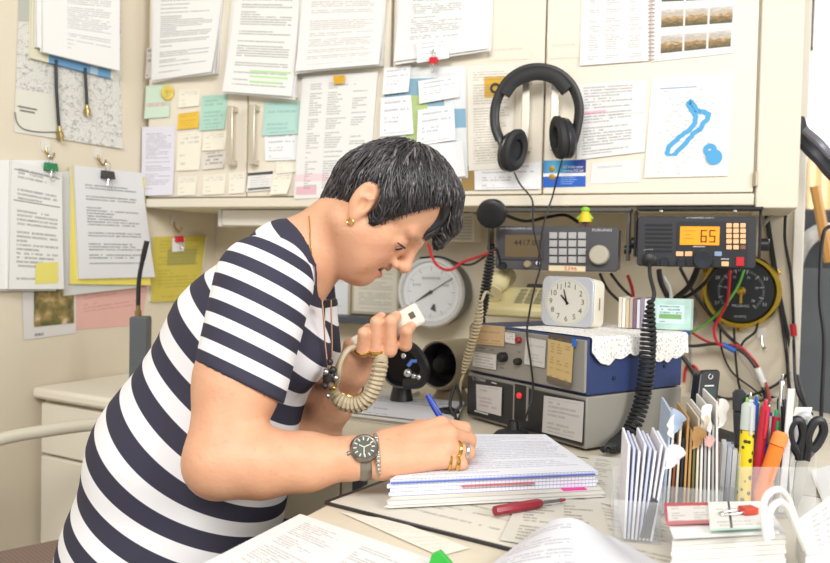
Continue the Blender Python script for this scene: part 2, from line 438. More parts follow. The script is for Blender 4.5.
solo('curtain', cu, M('curtain_cloth', '#d8bd92', .8), 'beige pleated curtain on the far wall of the next room', 'curtain')
wp = MB(); wp.tube([P(829, 262, 2.75), P(815, 186, 2.75)], .017, 6)
solo('wooden_slat', wp, M('pale_wood', '#dca458', .5), 'leaning yellow wooden slat behind the lamp arm in the next room', 'slat')
# ================================================================== PAPERS ON THE WALLS
RNG = random.Random(11)
def quadfn(fr, q, off):
    c = [A(fr.ab(x, y, off)) for x, y in q]
    def f(u, v): return (c[0]*(1-u)+c[1]*u)*(1-v)+(c[3]*(1-u)+c[2]*u)*v
    return f
def sheet_into(mb, fr, q, off, curl=None, nu=10, nv=12):
    f = quadfn(fr, q, off)
    def g(u, v):
        a, b = f(u, v); return fr.p(a, b, off+(curl(u, v) if curl else 0))
    mb.grid(g, nu, nv)
def cbr(h, pu=1.0, pv=2.0): return lambda u, v: h*(u**pu)*(v**pv)
def cwave(h, s=0.0): return lambda u, v: h*(.5+.5*math.sin(3.1*v+2.2*u+s))*(.3+.7*v)
def cbot(h): return lambda u, v: h*v**2.2
def paper(name, label, fr, q, mat, off=.0012, curl=None, n=1, thick=.0, group=None, cat='paper', jit=3, edge=None):
    """one sheet, or a bundle of n sheets over a block of pages"""
    mb = MB()
    rng = random.Random(sum(map(ord, label)))
    if thick:
        f = quadfn(fr, q, off); mb.slot(1)
        cs = [f(0, 0), f(1, 0), f(1, 1), f(0, 1)]
        ctr = sum(cs)/4; cs = [ctr+(c-ctr)*.985 for c in cs]
        mb.prism(fr, cs, .0006, off-.0006)
    mb.slot(1)
    for k in range(n-1):
        qq = [(x+rng.uniform(-jit, jit), y+rng.uniform(-jit*.3, jit)) for x, y in q]
        o2 = max(.0009, off-.0008*(n-k)+.0002)
        cc = curl; s = .55+.4*k/max(1, n)
        sheet_into(mb, fr, qq, o2, (lambda u, v, cc=cc, s=s: cc(u, v)*s) if cc else None, 6, 8)
    mb.slot(0); sheet_into(mb, fr, q, off, curl)
    return solo(name, mb, [mat, edge or paperM], label, cat, group, recalc=False)
T_ = textmat
doc1 = T_('doc_dense', rows=46, seed=1, dens=.62, words=22, blend=.6)
doc2 = T_('doc_letter', rows=44, seed=5, dens=.6, gap=.3, words=20, blend=.6, extra=[(.36, .95, .78, .80, '#b5dca0'), (.36, .92, .83, .85, '#b9e0a4'), (.37, .86, .88, .90, '#b4dba0')])
doc3 = T_('doc_pale', rows=40, seed=9, dens=.55, gap=.3, words=20, ink='#9b8f8c', blend=.5)
doc4 = T_('doc_centre', rows=34, seed=12, dens=.5, gap=.35, words=16, mar=(.15, .3, .05, .1), blend=.55)
note_w = T_('note_hand', rows=9, seed=3, hand=True, words=9, dens=.5, ink='#8a8a90', blend=.4, paper='#f0ead9')
note_w2 = T_('note_hand_cool', rows=10, seed=8, hand=True, words=9, dens=.5, ink='#6f7486', blend=.5, paper='#f1f1f2')
lilac = T_('lilac_sheet', paper='#e3e0ea', ink='#8d8c99', rows=34, seed=15, words=14, blend=.5)
# ---- cupboard, upper row of bundles
paper('paper_bundle', 'curling bundle of white letters hung high beside the corner, above mint note', CAB, [(153, -12), (222, -14), (217, 74), (153, 81)], doc1, .012, lambda u, v: .02*v*v*(.3+u), 6, .010, 'document bundles on the cupboards', 'paper bundle', 2)
paper('paper_bundle', 'white document bundle with green highlighter lines near its lower edge', CAB, [(236, -14), (300, -14), (296, 98), (227, 93)], doc2, .014, lambda u, v: .022*v*v, 6, .011, 'document bundles on the cupboards', 'paper bundle', 3)
paper('paper_bundle', 'thick pale text bundle above the list with the mustard tag', CAB, [(303, -14), (384, -14), (382, 66), (299, 73)], doc3, .018, lambda u, v: .02*v*v, 5, .016, 'document bundles on the cupboards', 'paper bundle', 3)
paper('paper_bundle', 'white document bundle held by a small red clip', CAB, [(400, -14), (493, -14), (490, 50), (396, 63)], doc4, .014, lambda u, v: .015*v*v, 6, .012, 'document bundles on the cupboards', 'paper bundle', 3)
# ---- notes
pk = T_('pink_green_note', paper='#cfe3cf', ink='#d79a9a', rows=4, seed=2, hand=True, words=4, dens=.6, mar=(.05, .05, .05, .35), blend=.7)
mint = T_('mint_note', paper='#b2d8c8', ink='#7fa99c', rows=9, seed=4, hand=True, words=8, blend=.5)
mint2 = T_('mint_note_wide', paper='#b5dad0', ink='#7fa9a4', rows=8, seed=6, hand=True, words=8, blend=.5)
yel = T_('orange_note', paper='#e9c04c', ink='#b48f33', rows=7, seed=7, hand=True, words=8, blend=.4)
G = 'small notes stuck on the cupboard doors'
def note(label, q, mat, off=.001, curl=.004, name='sticky_note', cat='note'):
    paper(name, label, CAB, q, mat, off, cbot(curl), group=G, cat=cat)
note('green note with pink scribbles at the left end of the cupboard', [(146, 86), (170, 84), (170, 117), (145, 119)], pk)
note('grey scrap with a small photo beside the topmost left letters', [(147, 48), (154, 47), (154, 78), (146, 79)], T_('grey_scrap', paper='#cfc9c2', ink='#6d6a68', rows=6, seed=3, words=4))
note('orange-yellow sticky note left of the mint note', [(178, 114), (199, 111), (199, 128), (178, 130)], yel)
note('mint green sticky note left of the first door handle', [(202, 96), (228, 94), (225, 129), (200, 131)], mint)
note('lilac typed sheet at the lower left end of the cupboard', [(142, 127), (175, 126), (174, 195), (142, 196)], lilac, .0012, .006, 'typed_sheet', 'paper')
note('cream handwritten sheet under the orange-yellow note', [(178, 133), (202, 131), (200, 170), (177, 171)], note_w)
note('cream handwritten note under the mint note', [(203, 133), (227, 131), (225, 150), (203, 151)], note_w)
note('grey handwritten scrap below the cream note by the handle', [(204, 152), (226, 150), (224, 168), (203, 170)], T_('scrap_grey', paper='#ded9cf', ink='#8d8a85', rows=5, seed=21, hand=True, words=6))
note('low cream note nearest the lilac sheet', [(178, 177), (197, 176), (196, 195), (178, 196)], note_w)
note('low cream note in the middle under the first door handle', [(203, 175), (226, 174), (225, 194), (203, 195)], note_w)
note('narrow low cream note left of the door gap', [(229, 173), (245, 172), (245, 193), (229, 194)], note_w)
note('wide mint note under the highlighted bundle', [(264, 102), (301, 101), (299, 134), (263, 136)], mint2)
note('white note hanging from the wide mint note', [(264, 133), (298, 131), (297, 160), (266, 161)], note_w2)
note('white card with two black bands below the second handle', [(248, 172), (273, 170), (272, 190), (247, 192)], T_('banded_card', rows=8, seed=5, extra=[(0, 1, .05, .2, '#55504c'), (.05, .95, .83, .94, '#6b6560')], blend=.3))
note('curled white slip right of the black banded card', [(273, 173), (293, 172), (289, 194), (272, 195)], note_w, .002, .012)
note('pale sticky note above the curled slip', [(276, 160), (297, 158), (296, 172), (277, 174)], note_w)
note('small white slip above the lower cream note', [(179, 90), (200, 89), (200, 106), (179, 108)], note_w)
mbm = MB(); mbm.lathe(CAB.at(168, 93, .002), [(.0, 0), (.021, 0), (.021, .004), (.017, .007), (0, .007)], 24, False)
solo('fridge_magnet', mbm, M('magnet', '#e4cd62', .5, var=.35, vs=60), 'round yellow magnet on the green scribbled note', 'magnet')
# ---- list sheet, coloured leaflets behind the head
lst = T_('list_sheet', rows=52, seed=31, cols=3, dens=.62, words=24, gap=.1, ink='#77777c', blend=.55, extra=[(0, .45, .80, .86, '#f1d3d8'), (.02, .3, .9, .97, '#e3b9c2')])
paper('list_sheet', 'long white list sheet with pink footer under a mustard tag', CAB, [(303, 77), (378, 72), (368, 196), (295, 199)], lst, .006, cwave(.008), 4, .004, cat='paper', jit=4)
paper('paper_tag', 'mustard yellow tag at the top of the long list', CAB, [(333, 76), (345, 75), (344, 83), (334, 84)], M('mustard', '#d9a821', .6), .018, cat='tag')
lf = T_('leaflet', paper='#e9ecec', ink='#9fb3bf', rows=20, seed=33, extra=[(0, .75, .1, .35, '#87aec3'), (.3, .55, .25, .95, '#b9cf86'), (.5, 1, .38, .55, '#8db6cf')], blend=.2)
paper('leaflet', 'blue and green leaflet behind the note group, above the woman', CAB, [(387, 68), (464, 66), (468, 178), (378, 182)], lf, .003, cwave(.004), 3, .002, cat='leaflet')
paper('paper_note', 'white typed note left on the blue green leaflet', CAB, [(384, 68), (411, 65), (409, 92), (383, 95)], note_w2, .009, cbot(.004), cat='note', group=G)
paper('paper_note', 'large white note right on the blue green leaflet', CAB, [(418, 81), (458, 75), (460, 97), (420, 104)], note_w2, .009, cbot(.004), cat='note', group=G)
paper('paper_note', 'lined white note in the leaflet centre just above the hair', CAB, [(418, 110), (454, 105), (456, 140), (417, 146)], note_w2, .009, cbot(.003), cat='note', group=G)
paper('paper_note', 'plain white note low on the leaflet left of the lined one', CAB, [(381, 98), (411, 95), (414, 134), (380, 137)], note_w2, .009, cbot(.003), cat='note', group=G)
paper('paper_note', 'blank white sheet hanging lowest behind the hair', CAB, [(420, 145), (462, 141), (466, 176), (425, 182)], M('blank_paper', '#eeedf0', .6), .009, cbot(.004), cat='note', group=G)
# ---- right cupboard
pg = T_('form_page', paper='#efe9dc', rows=40, seed=41, words=16, gap=.2, ink='#8f8a86', blend=.5, extra=[(.36, .85, .11, .31, '#e2b43c')])
paper('form_page', 'form with a yellow square logo behind the headphones', CAB, [(467, 66), (515, 64), (513, 168), (469, 171)], pg, .0015, cbot(.003))
lg = MB(); lgf = CAB.at(495, 88, .004)
lg.lathe(lgf, [(.012, 0), (.012, .0006), (.007, .0006), (.007, 0)], 20, False)
solo('logo_sticker', lg, blackM, 'black ring logo on the yellow square behind the headphones', 'sticker')
paper('paper_note', 'handwritten white slip low behind the left earcup', CAB, [(474, 164), (541, 162), (541, 189), (475, 190)], note_w2, .003, cbot(.003), cat='note', group=G)
paper('brown_label', 'brown card scrap at the cupboard edge right of the hair', CAB, [(462, 166), (475, 165), (475, 190), (461, 191)], M('brown_card', '#a8894e', .7, var=.2), .002, cat='label')
paper('taped_slip', 'clear taped slip above and left of the headphones', CAB, [(488, 41), (530, 38), (530, 59), (489, 61)], T_('tape_slip', paper='#ece4d2', ink='#c0b8aa', rows=5, seed=2, hand=True, words=8, blend=.4), .001, cat='slip')
paper('taped_slip', 'clear taped slip above and right of the headphones', CAB, [(547, 34), (581, 32), (581, 57), (548, 59)], T_('tape_slip'), .001, cat='slip')
tb = T_('table_page', rows=34, seed=51, cols=3, words=26, gap=.12, ink='#8b8b90', blend=.5)
paper('table_page', 'white table page left of the ring-bound photo sheet', CAB, [(582, -14), (650, -16), (649, 61), (580, 66)], tb, .002, cbot(.003))
# photo sheet with its rings and nine photos
pst = thing('photo_sheet', 'ring-bound white sheet of nine landscape photos', 'photo sheet', CAB.hit(693, 62, .002))
mb = MB(); q = [(652, -16), (738, -18), (733, 53), (651, 62)]; sheet_into(mb, CAB, q, .002, None); obj('page', mb, paperM, pst, recalc=False)
f = quadfn(CAB, q, .003)
def landmat(nm, sd):
    m = M(nm, '#888888', .5); t = NT(m); u, v = t.uv()
    n1 = t.noise(t.comb(t.m('MULTIPLY', u, 3.0), t.m('MULTIPLY', v, 6.0), sd), 1.6, 5.0)
    h = t.m('ADD', v, t.m('MULTIPLY', t.m('SUBTRACT', n1, .5), .9))
    t.l(t.ramp(h, [(.1, '#4f4a26'), (.35, '#8a6a38'), (.5, '#a98a5c'), (.62, '#c9b79a'), (.75, '#a9a5a0'), (1, '#d3cabd')]), t.b.inputs['Base Color']); return m
for r in range(3):
    for c in range(3):
        u0 = .12+.29*c; v0 = .02+.335*r-.02
        m2 = MB(); cs = [f(u0, v0), f(u0+.265, v0), f(u0+.265, v0+.23), f(u0, v0+.23)]
        m2.add([CAB.p(x[0], x[1], .0026) for x in cs], [(0, 3, 2, 1)], [(0, 1), (1, 1), (1, 0), (0, 0)])
        obj('photo', m2, landmat('land%d' % (r*3+c), r*3.1+c*1.7), pst, recalc=False)
rg = MB()
for k in range(16):
    a, b = f(.0, .22+.05*k); ctr = CAB.p(a, b, .003)
    rg.tube([ctr+CAB.x*.006*math.cos(t)+CAB.n*.004*math.sin(t) for t in np.linspace(0, math.pi, 7)], .0008, 5)
rgo = obj('ring_binding', rg, M('ring_wire', '#8d4a4a', .4, .3), pst)
memo = T_('memo_page', rows=26, seed=61, words=18, gap=.3, mar=(.08, .2, .05, .05), ink='#707076', blend=.55, extra=[(.0, .42, .37, .41, '#f2b8cc'), (0, 1, .44, .45, '#c9c9c9')])
paper('memo_page', 'white memo with a pink highlighted line right of the headphones', CAB, [(578, 84), (647, 80), (645, 152), (577, 160)], memo, .0015, cbot(.003))
paper('paper_label', 'blank white label below the memo page', CAB, [(592, 163), (641, 159), (640, 182), (590, 184)], T_('label_blank', rows=6, seed=4, hand=True, gap=.6, words=8, blend=.3), .001, cat='label')
# blue business card
bt = thing('business_card', 'blue printed card with a gold crest under the right earcup', 'card', CAB.hit(564, 187, .001))
cardM = M('card_blue', '#1c4fb0', .35); t = NT(cardM); u, v = t.uv()
cc = t.ramp(u, [(0, '#3a7fc0'), (.25, '#58b7d8'), (.5, '#3f96d0'), (.75, '#1f4aa0'), (1, '#2a2f86')])
lowc = t.mix(t.m('LESS_THAN', v, .42), cc, lin('#1c5fc0')); wb = t.m('MULTIPLY', t.m('GREATER_THAN', v, .40), t.m('LESS_THAN', v, .52))
t.l(t.mix(wb, lowc, lin('#f0f2f6')), t.b.inputs['Base Color'])
mb = MB(); sheet_into(mb, CAB, [(543.5, 160.5), (586, 160), (585.5, 186.5), (543, 187.5)], .0012, None, 2, 2); obj('card', mb, cardM, bt, recalc=False)
cw = M('print_white', '#f4f5f8', .5); pp = CAB.at(573, 168.2, .0012); mpx = CAB.mpp(564, 174)
mb = MB(); mb.text(pp, 'NZ Underwater', 0, .0028, .0085, sx=.82); mb.text(pp, 'Services NZ Ltd', 0, -.0058, .0085, sx=.82); obj('lettering', mb, cw, bt, flat=True)
mb = MB(); p3 = CAB.at(561, 177.5, .0012)
for k, w in enumerate((.032, .036, .030, .026)): mb.box(p3, 0, w, -.0045*k-.0014, -.0045*k, 0, .0003)
obj('print_lines', mb, M('print_pale', '#8fb0e6', .5), bt, flat=True)
mb = MB(); mb.lathe(CAB.at(552, 169, .0013), [(.007, 0), (.007, .0005), (.0035, .001), (0, .001)], 16, False); mb.lathe(CAB.at(552, 177, .0013), [(.0072, 0), (.0072, .0005), (.003, .001), (0, .001)], 16, False)
obj('crest', mb, M('crest_gold', '#a9822f', .4, .5), bt)
# map page with two blue outlined regions
mt = thing('map_page', 'white page with a blue outlined map of long islands', 'map', CAB.hit(690, 178, .001))
mb = MB(); sheet_into(mb, CAB, [(652, 77), (734, 73), (728, 176), (644, 178)], .0014, cbot(.002))
mapM = T_('map_text', rows=44, seed=71, words=14, gap=.1, mar=(.14, .16, .14, .02), dens=.33, ink='#9c9ca4', blend=.5, extra=None)
obj('page', mb, mapM, mt, recalc=False)
blueM = M('map_blue', '#4ea6d8', .6)
def ribbon(mb, pts, w, closed=True, c=.0026):
    pts = [A(CAB.ab(x, y, c)) for x, y in pts]; n = len(pts)
    vs = []
    for i in range(n):
        a = pts[(i-1) % n] if closed or i else pts[0]; b = pts[(i+1) % n] if closed or i < n-1 else pts[-1]
        d = b-a; d = d/np.linalg.norm(d); nn = A(-d[1], d[0])*w/2
        vs += [CAB.p(*(pts[i]+nn), c), CAB.p(*(pts[i]-nn), c)]
    m = n if closed else n-1
    mb.add(vs, [(2*i, 2*i+1, 2*((i+1) % n)+1, 2*((i+1) % n)) for i in range(m)])
isl = [(690, 101), (694, 105), (697, 110), (700, 112), (704, 112), (709, 114), (707, 119), (703, 124), (700, 129), (697, 131), (693, 134), (688, 141), (682, 147), (677, 152), (671, 157), (667, 153), (669, 147), (675, 141), (682, 135), (689, 130), (692, 127), (695, 123), (696, 117), (692, 110), (688, 104)]
isl2 = []
for i in range(len(isl)):
    a, b = A(isl[i]), A(isl[(i+1) % len(isl)])
    for k in range(3):
        p_ = a*(1-k/3)+b*k/3; isl2.append((p_[0]+RNG.uniform(-.5, .5), p_[1]+RNG.uniform(-.5, .5)))
mb = MB(); ribbon(mb, isl2, .0102)
o = obj('island_outline', mb, blueM, mt, flat=True)
mb = MB()
for (cx, cy, r0, r1) in ((710, 150, .0035, .0140), (714, 157, 0, .0165)):
    mb.lathe(CAB.at(cx, cy, .0034 if r0 else .0044), [(r1, 0), (r1, .0006), (r0, .0006), (r0, 0)], 28, False)
obj('circled_area', mb, blueM, mt)
mb = MB(); mb.box(CAB.at(670, 88, .0022), -.02, .055, -.001, .001, 0, .0004); obj('heading', mb, M('heading_blue', '#9fb7d6', .6), mt)

# ---- left wall
mapm = M('topo_map', '#d5d2c8', .7); t = NT(mapm); u, v = t.uv()
n1 = t.noise(t.comb(t.m('MULTIPLY', u, 6.0), t.m('MULTIPLY', v, 8.0)), 1.0, 6.0)
ct = t.m('LESS_THAN', t.m('ABSOLUTE', t.m('SUBTRACT', t.m('FRACT', t.m('MULTIPLY', n1, 16.0)), .5)), .11)
n2 = t.noise(t.comb(t.m('MULTIPLY', u, 9.0), t.m('MULTIPLY', v, 12.0), 4.0), 1.0, 3.0)
ck = t.m('LESS_THAN', t.m('ABSOLUTE', t.m('SUBTRACT', n2, .5)), .012)
cm = t.mix(t.m('MULTIPLY', ct, .38), lin('#d9d7cf'), lin('#8f9290')); cm = t.mix(t.m('MULTIPLY', ck, .6), cm, lin('#77797a'))
leg_ = t.m('MULTIPLY', t.m('LESS_THAN', u, .36), t.m('LESS_THAN', v, .28)); cm = t.mix(leg_, cm, lin('#dbd8cc'))
leg2 = t.m('MULTIPLY', t.m('LESS_THAN', u, .12), t.m('GREATER_THAN', v, .72)); cm = t.mix(leg2, cm, lin('#b5b7ae'))
t.l(cm, t.b.inputs['Base Color'])
mtp = thing('wall_map', 'grey contour map pinned to the side wall behind hanging papers', 'map', LEFT.hit(70, 140, .001))
mb = MB(); sheet_into(mb, LEFT, [(20, -22), (120, -18), (122, 149), (14, 132)], .0015, lambda u, v: .006*max(0, v-.9)/.1*u); obj('sheet', mb, mapm, mtp, recalc=False)
mb = MB()
lb = spline([LEFT.hit(*p, .004) for p in ((15, 112), (17, 122), (24, 129), (40, 132), (58, 132))], 5)
mb.tube(lb, .0014, 5); obj('printed_line', mb, M('map_ink', '#77766f', .7), mtp)
mb = MB()
for k, (x0, x1) in enumerate(((18, 36), (20, 34))): mb.box(LEFT.at(x0, 106+k*4, .003), 0, (x1-x0)*.0028, -.0015, .0015, 0, .0005)
obj('printed_title', mb, M('map_ink'), mtp, flat=True)
fb = thing('paper_bundle', 'thick document bundle with a blue folder hung over the wall map', 'paper bundle', LEFT.hit(72, 78, .02))
fldM = M('folder_blue', '#6fa0c8', .5)
mb = MB(); qf = [(32, -22), (115, -22), (113, 79), (31, 58)]
sheet_into(mb, LEFT, qf, .012); fq = quadfn(LEFT, qf, .012); mb.prism(LEFT, [fq(0, 0), fq(1, 0), fq(1, 1), fq(0, 1)], .002, .011)
t_ = textmat('folder_face', paper='#ddd8bf', rows=20, gap=1.1, extra=[(.20, .70, .84, 1.0, '#6f9fc9'), (.80, .97, .86, 1.0, '#6f9fc9'), (.7, .8, .84, 1, '#a8c2d8')])
obj('folder', mb, t_, fb, recalc=False)
for k, (q, o_) in enumerate((([(37, -22), (118, -22), (116, 69), (36, 47)], .022), ([(43, -22), (120, -22), (119, 71), (42, 52)], .030))):
    mb = MB(); fq = quadfn(LEFT, q, o_); mb.slot(1).prism(LEFT, [fq(0, 0), fq(1, 0), fq(1, 1), fq(0, 1)], o_-.008, o_-.001).slot(0)
    sheet_into(mb, LEFT, q, o_, cbot(.003)); obj('pages', mb, [T_('doc_left', rows=40, seed=81, words=16, gap=.3, mar=(.3, .12, .04, .12), ink='#8a8a92', blend=.5), edgeM], fb, recalc=False)
def lead(label, pts, plug):
    t = thing('cable_lead', label, 'cable', LEFT.hit(*plug, .01))
    obj('cord', MB().tube(spline([LEFT.hit(x, y, .012) for x, y in pts], 6), .0042, 8), blackM, t)
    p0 = LEFT.hit(pts[-1][0], pts[-1][1]-1, .012); p1 = LEFT.hit(*plug, .012); d = unit(p1-p0); L = np.linalg.norm(p1-p0)
    mb = MB(); fr = Fr(p0, np.cross(d, LEFT.n), LEFT.n, d); mb.lathe(fr, [(.0045, 0), (.0055, L*.35), (.0085, L*.4), (.0085, L*.8), (.0065, L*.82), (.0065, L)], 14)
    obj('plug', mb, M('nickel_brass', '#b09a68', .3, 1.0), t)
lead('longer black lead with a brass plug hanging over the map', [(56, 60), (56.5, 90), (59, 127)], (61, 141))
lead('shorter black lead with a brass plug hanging over the map', [(85, 68), (86, 85), (87, 106)], (87.5, 116))
# clip boards of papers under the map
def clip(fr, px, py, wpx, hpx, mat, label, off, group='binder clips', loop=11):
    f = fr.at(px, py, off); m = fr.mpp(px, py, off); w = wpx*m/2; h = hpx*m/2
    t = thing('binder_clip', label, 'clip', f.p(0, -h, 0), group)
    mb = MB(); prof = [(-h, -.004), (h, -.001), (h, .007), (-h, .012)]
    pts = [(y_, c_) for y_, c_ in prof]
    vs = [f.p(sx*w, y_, c_) for sx in (-1, 1) for y_, c_ in pts]
    mb.add(vs, [(0, 1, 2, 3), (7, 6, 5, 4)]+[(i, i+4, (i+1) % 4+4, (i+1) % 4) for i in range(4)]); obj('jaw', mb, mat, t, bev=.001)
    lp = loop*m
    for s_ in (1, -1):
        q = [f.p(-w*.28, -h*s_, .012), f.p(-w*.40, -h*s_-lp*.75*s_, .011), f.p(0, -h*s_-lp*s_, .011), f.p(w*.40, -h*s_-lp*.75*s_, .011), f.p(w*.28, -h*s_, .012)]
        if s_ < 0: q = [f.p(-w*.28, h, .002), f.p(-w*.4, h+lp*.6, .004), f.p(0, h+lp*.8, .004), f.p(w*.4, h+lp*.6, .004), f.p(w*.28, h, .002)]
        obj('wire_handle', MB().tube(spline(q, 6), .0011, 6), chromeM, t)
def hook(fr, px, py, label, s=1.0):
    f = fr.at(px, py, 0); t = thing('wall_hook', label, 'hook', f.p(0, -.02, 0), 'stick-on wall hooks')
    obj('pad', MB().box(f, -.012*s, .012*s, -.004*s, .024*s, .0005, .004, .006), M('clear_pad', '#efece4', .2, alpha=.75), t)
    obj('hook', MB().tube(spline([f.p(0, .006, .004), f.p(0, -.008, .008), f.p(.002, -.022, .02), f.p(.002, -.018, .03), f.p(.002, -.008, .032)], 5), .003, 8), M('nickel_brass'), t)
dA = T_('form_left', rows=30, seed=91, words=12, gap=.35, mar=(.12, .1, .05, .05), ink='#6e6e70', paper='#e4e3df', blend=.6, extra=[(.05, .95, .06, .07, '#8d8d8d'), (.05, .95, .30, .31, '#8d8d8d')])
ft = thing('paper_bundle', 'sheaf of plastic-covered forms under the green binder clip', 'paper bundle', LEFT.hit(32, 290, .02))
for k, (q, o_, m_) in enumerate((([(0-8, 162), (50, 160), (55, 291), (-12, 291)], .012, paperM), ([(2-6, 160), (54, 160), (58, 289), (-10, 289)], .020, paperM), ([(12, 160), (62, 172), (63, 289), (8, 289)], .030, dA))):
    mb = MB(); fq = quadfn(LEFT, q, o_); mb.slot(1).prism(LEFT, [fq(0, 0), fq(1, 0), fq(1, 1), fq(0, 1)], o_-.008, o_-.001).slot(0)
    sheet_into(mb, LEFT, q, o_, cbot(.004)); obj('pages', mb, [m_, edgeM], ft, recalc=False)
mb = MB(); sheet_into(mb, LEFT, [(36, 263), (58, 262), (58, 283), (35, 284)], .0345); obj('yellow_note', mb, M('note_yellow', '#e3d873', .6), ft, recalc=False)
f2 = thing('paper_bundle', 'clipped documents with a yellow backing sheet under the black binder clip', 'paper bundle', LEFT.hit(108, 292, .02))
for nm, q, o_, m_ in (('backing', [(62, 171), (144, 176), (138, 287), (64, 296)], .012, M('plastic_pocket', '#cfcfcb', .3)), ('yellow_sheet', [(71, 166), (145, 178), (148, 285), (70, 284)], .020, M('sheet_yellow', '#e6d766', .6)),
                     ('letter', [(74, 165), (142, 173), (152, 277), (79, 279)], .028, T_('letter_left', rows=40, seed=95, words=14, gap=.42, mar=(.14, .12, .1, .12), paper='#dcdcdd', ink='#55555a', blend=.65))):
    mb = MB(); fq = quadfn(LEFT, q, o_); mb.slot(1).prism(LEFT, [fq(0, 0), fq(1, 0), fq(1, 1), fq(0, 1)], o_-.007, o_-.001).slot(0)
    sheet_into(mb, LEFT, q, o_, cbr(.012, 1, 2)); obj(nm, mb, [m_, edgeM], f2, recalc=False)
clip(LEFT, 50, 167, 13, 8, M('clip_green', '#1f7a4a', .4), 'green binder clip on the plastic-covered forms', .034)
clip(LEFT, 107, 175, 14, 8, M('clip_black', '#3a3838', .4), 'black binder clip on the letter with yellow backing', .032)
hook(LEFT, 45, 150, 'stick-on hook above the green binder clip')
hook(LEFT, 97, 157, 'stick-on hook above the black binder clip')
cal = thing('photo_calendar', 'calendar page with a photo of autumn hills low on the side wall', 'calendar', LEFT.hit(50, 340, .002))
mb = MB(); qc = [(22, 286), (76, 286), (76, 333), (24, 340)]; sheet_into(mb, LEFT, qc, .002); obj('page', mb, T_('cal_page', paper='#d9d6d2', rows=8, seed=3, mar=(.2, .1, .82, .04), dens=.6, words=12), cal, recalc=False)
mb = MB(); sheet_into(mb, LEFT, [(34, 288), (74, 288), (74, 323), (34, 327)], .0032)
lm2 = M('autumn', '#777755', .6); t = NT(lm2); t.l(t.ramp(t.noise(t.objc(), 34.0, 4.0), [(.35, '#5b5a36'), (.5, '#8a7a48'), (.6, '#b79b6a'), (.7, '#c9c3b2')]), t.b.inputs['Base Color'])
obj('photo', mb, lm2, cal, recalc=False)
paper('pink_sheet', 'pink sheet hanging below the letter with yellow backing', LEFT, [(74, 280), (152, 262), (141, 325), (74, 330)], T_('pink_form', paper='#e2b3a8', ink='#c58f88', rows=16, seed=8, words=10, blend=.5), .0014)
# yellow document below the cupboard
paper('yellow_document', 'yellow document in a sleeve under the cupboard corner', LEFT, [(153, 237), (206, 235), (198, 300), (150, 302)], T_('yellow_doc', paper='#ccbc55', ink='#9a8f3a', rows=20, seed=5, words=10, blend=.4, extra=[(.28, .85, .2, .45, '#a7a05a')]), .008, cbot(.004), 2, .005, cat='document')
clip(LEFT, 178.5, 239, 9, 6, redM, 'red binder clip on the yellow document', .014, loop=7)
hook(LEFT, 173, 224, 'stick-on hook above the red clip in the corner')
paper('white_tag', 'small white tag under the red clip on the yellow document', LEFT, [(172, 238), (185, 238), (184, 251), (172, 252)], paperM, .0125, cat='tag')
clip(CAB, 434, 61, 8, 7, redM, 'small red clip on the bundle above the woman', .034, loop=9)
paper('paper_note', 'small white note behind the red clip above the woman', CAB, [(417, 41), (449, 38), (449, 58), (417, 63)], note_w2, .0330, cat='note', group=G)
# ================================================================== RADIO GEAR
def helix(path, R, turns, n=9, taper=True):
    """points of a coil wound around a smooth path"""
    path = [A(p) for p in path]; seg = np.cumsum([0]+[np.linalg.norm(path[i+1]-path[i]) for i in range(len(path)-1)])
    L = seg[-1]; out = []; N = turns*n
    t = unit(path[1]-path[0]); up = A(0, 1, 0.2); nx = unit(np.cross(t, up))
    for k in range(N+1):
        s = L*k/N; i = min(np.searchsorted(seg, s, 'right')-1, len(path)-2)
        f = (s-seg[i])/(seg[i+1]-seg[i]); p = path[i]*(1-f)+path[i+1]*f; t = unit(path[i+1]-path[i])
        nx = nx-t*(nx@t); nx = unit(nx); ny = np.cross(t, nx); a = 2*math.pi*k/n
        r = R*min(1, 4*k/N+.3, 4*(N-k)/N+.3) if taper else R
        out.append(p+r*(nx*math.cos(a)+ny*math.sin(a)))
    return out
def coil(name, label, mat, pts, R, turns, r, lead0=None, lead1=None, group=None):
    t = thing(name, label, 'cord', pts[-1], group)
    h = helix(spline(pts, 8), R, turns)
    obj('coil', MB().tube(h, r, 6), mat, t)
    if lead0: obj('lead', MB().tube(spline(list(lead0)+[h[0]], 6), r*1.15, 6), mat, t)
    if lead1: obj('lead', MB().tube(spline([h[-1]]+list(lead1), 6), r*1.15, 6), mat, t)
    return t
def dial(fr, mb, r, n, a0, a1, l0, l1, w, c):
    for k in range(n):
        a = math.radians(a0+(a1-a0)*k/(n-1)); d = A(math.cos(a), math.sin(a)); pn = A(-d[1], d[0])*w/2
        vs = [fr.p(*(d*l0-pn), c), fr.p(*(d*l1-pn), c), fr.p(*(d*l1+pn), c), fr.p(*(d*l0+pn), c)]
        mb.add(vs, [(0, 1, 2, 3)])
RAD = CAB.off(.03)
def S(fr, px, py): return fr.ab(px, py)
def prect(mb, fr, x0, y0, x1, y1, c0, c1, r=0):
    a0, _ = fr.ab(x0, (y0+y1)/2, c1); a1, _ = fr.ab(x1, (y0+y1)/2, c1); _, b1 = fr.ab((x0+x1)/2, y0, c1); _, b0 = fr.ab((x0+x1)/2, y1, c1)
    return mb.box(fr, a0, a1, b0, b1, c0, c1, r)
def pknob(mb, fr, px, py, rpx, c0, c1, n=24, top=.85):
    f = fr.at(px, py, c0); r = rpx*fr.mpp(px, py, c0); h = c1-c0
    return mb.lathe(f, [(r, 0), (r, h*.8), (r*top, h), (0, h)], n)
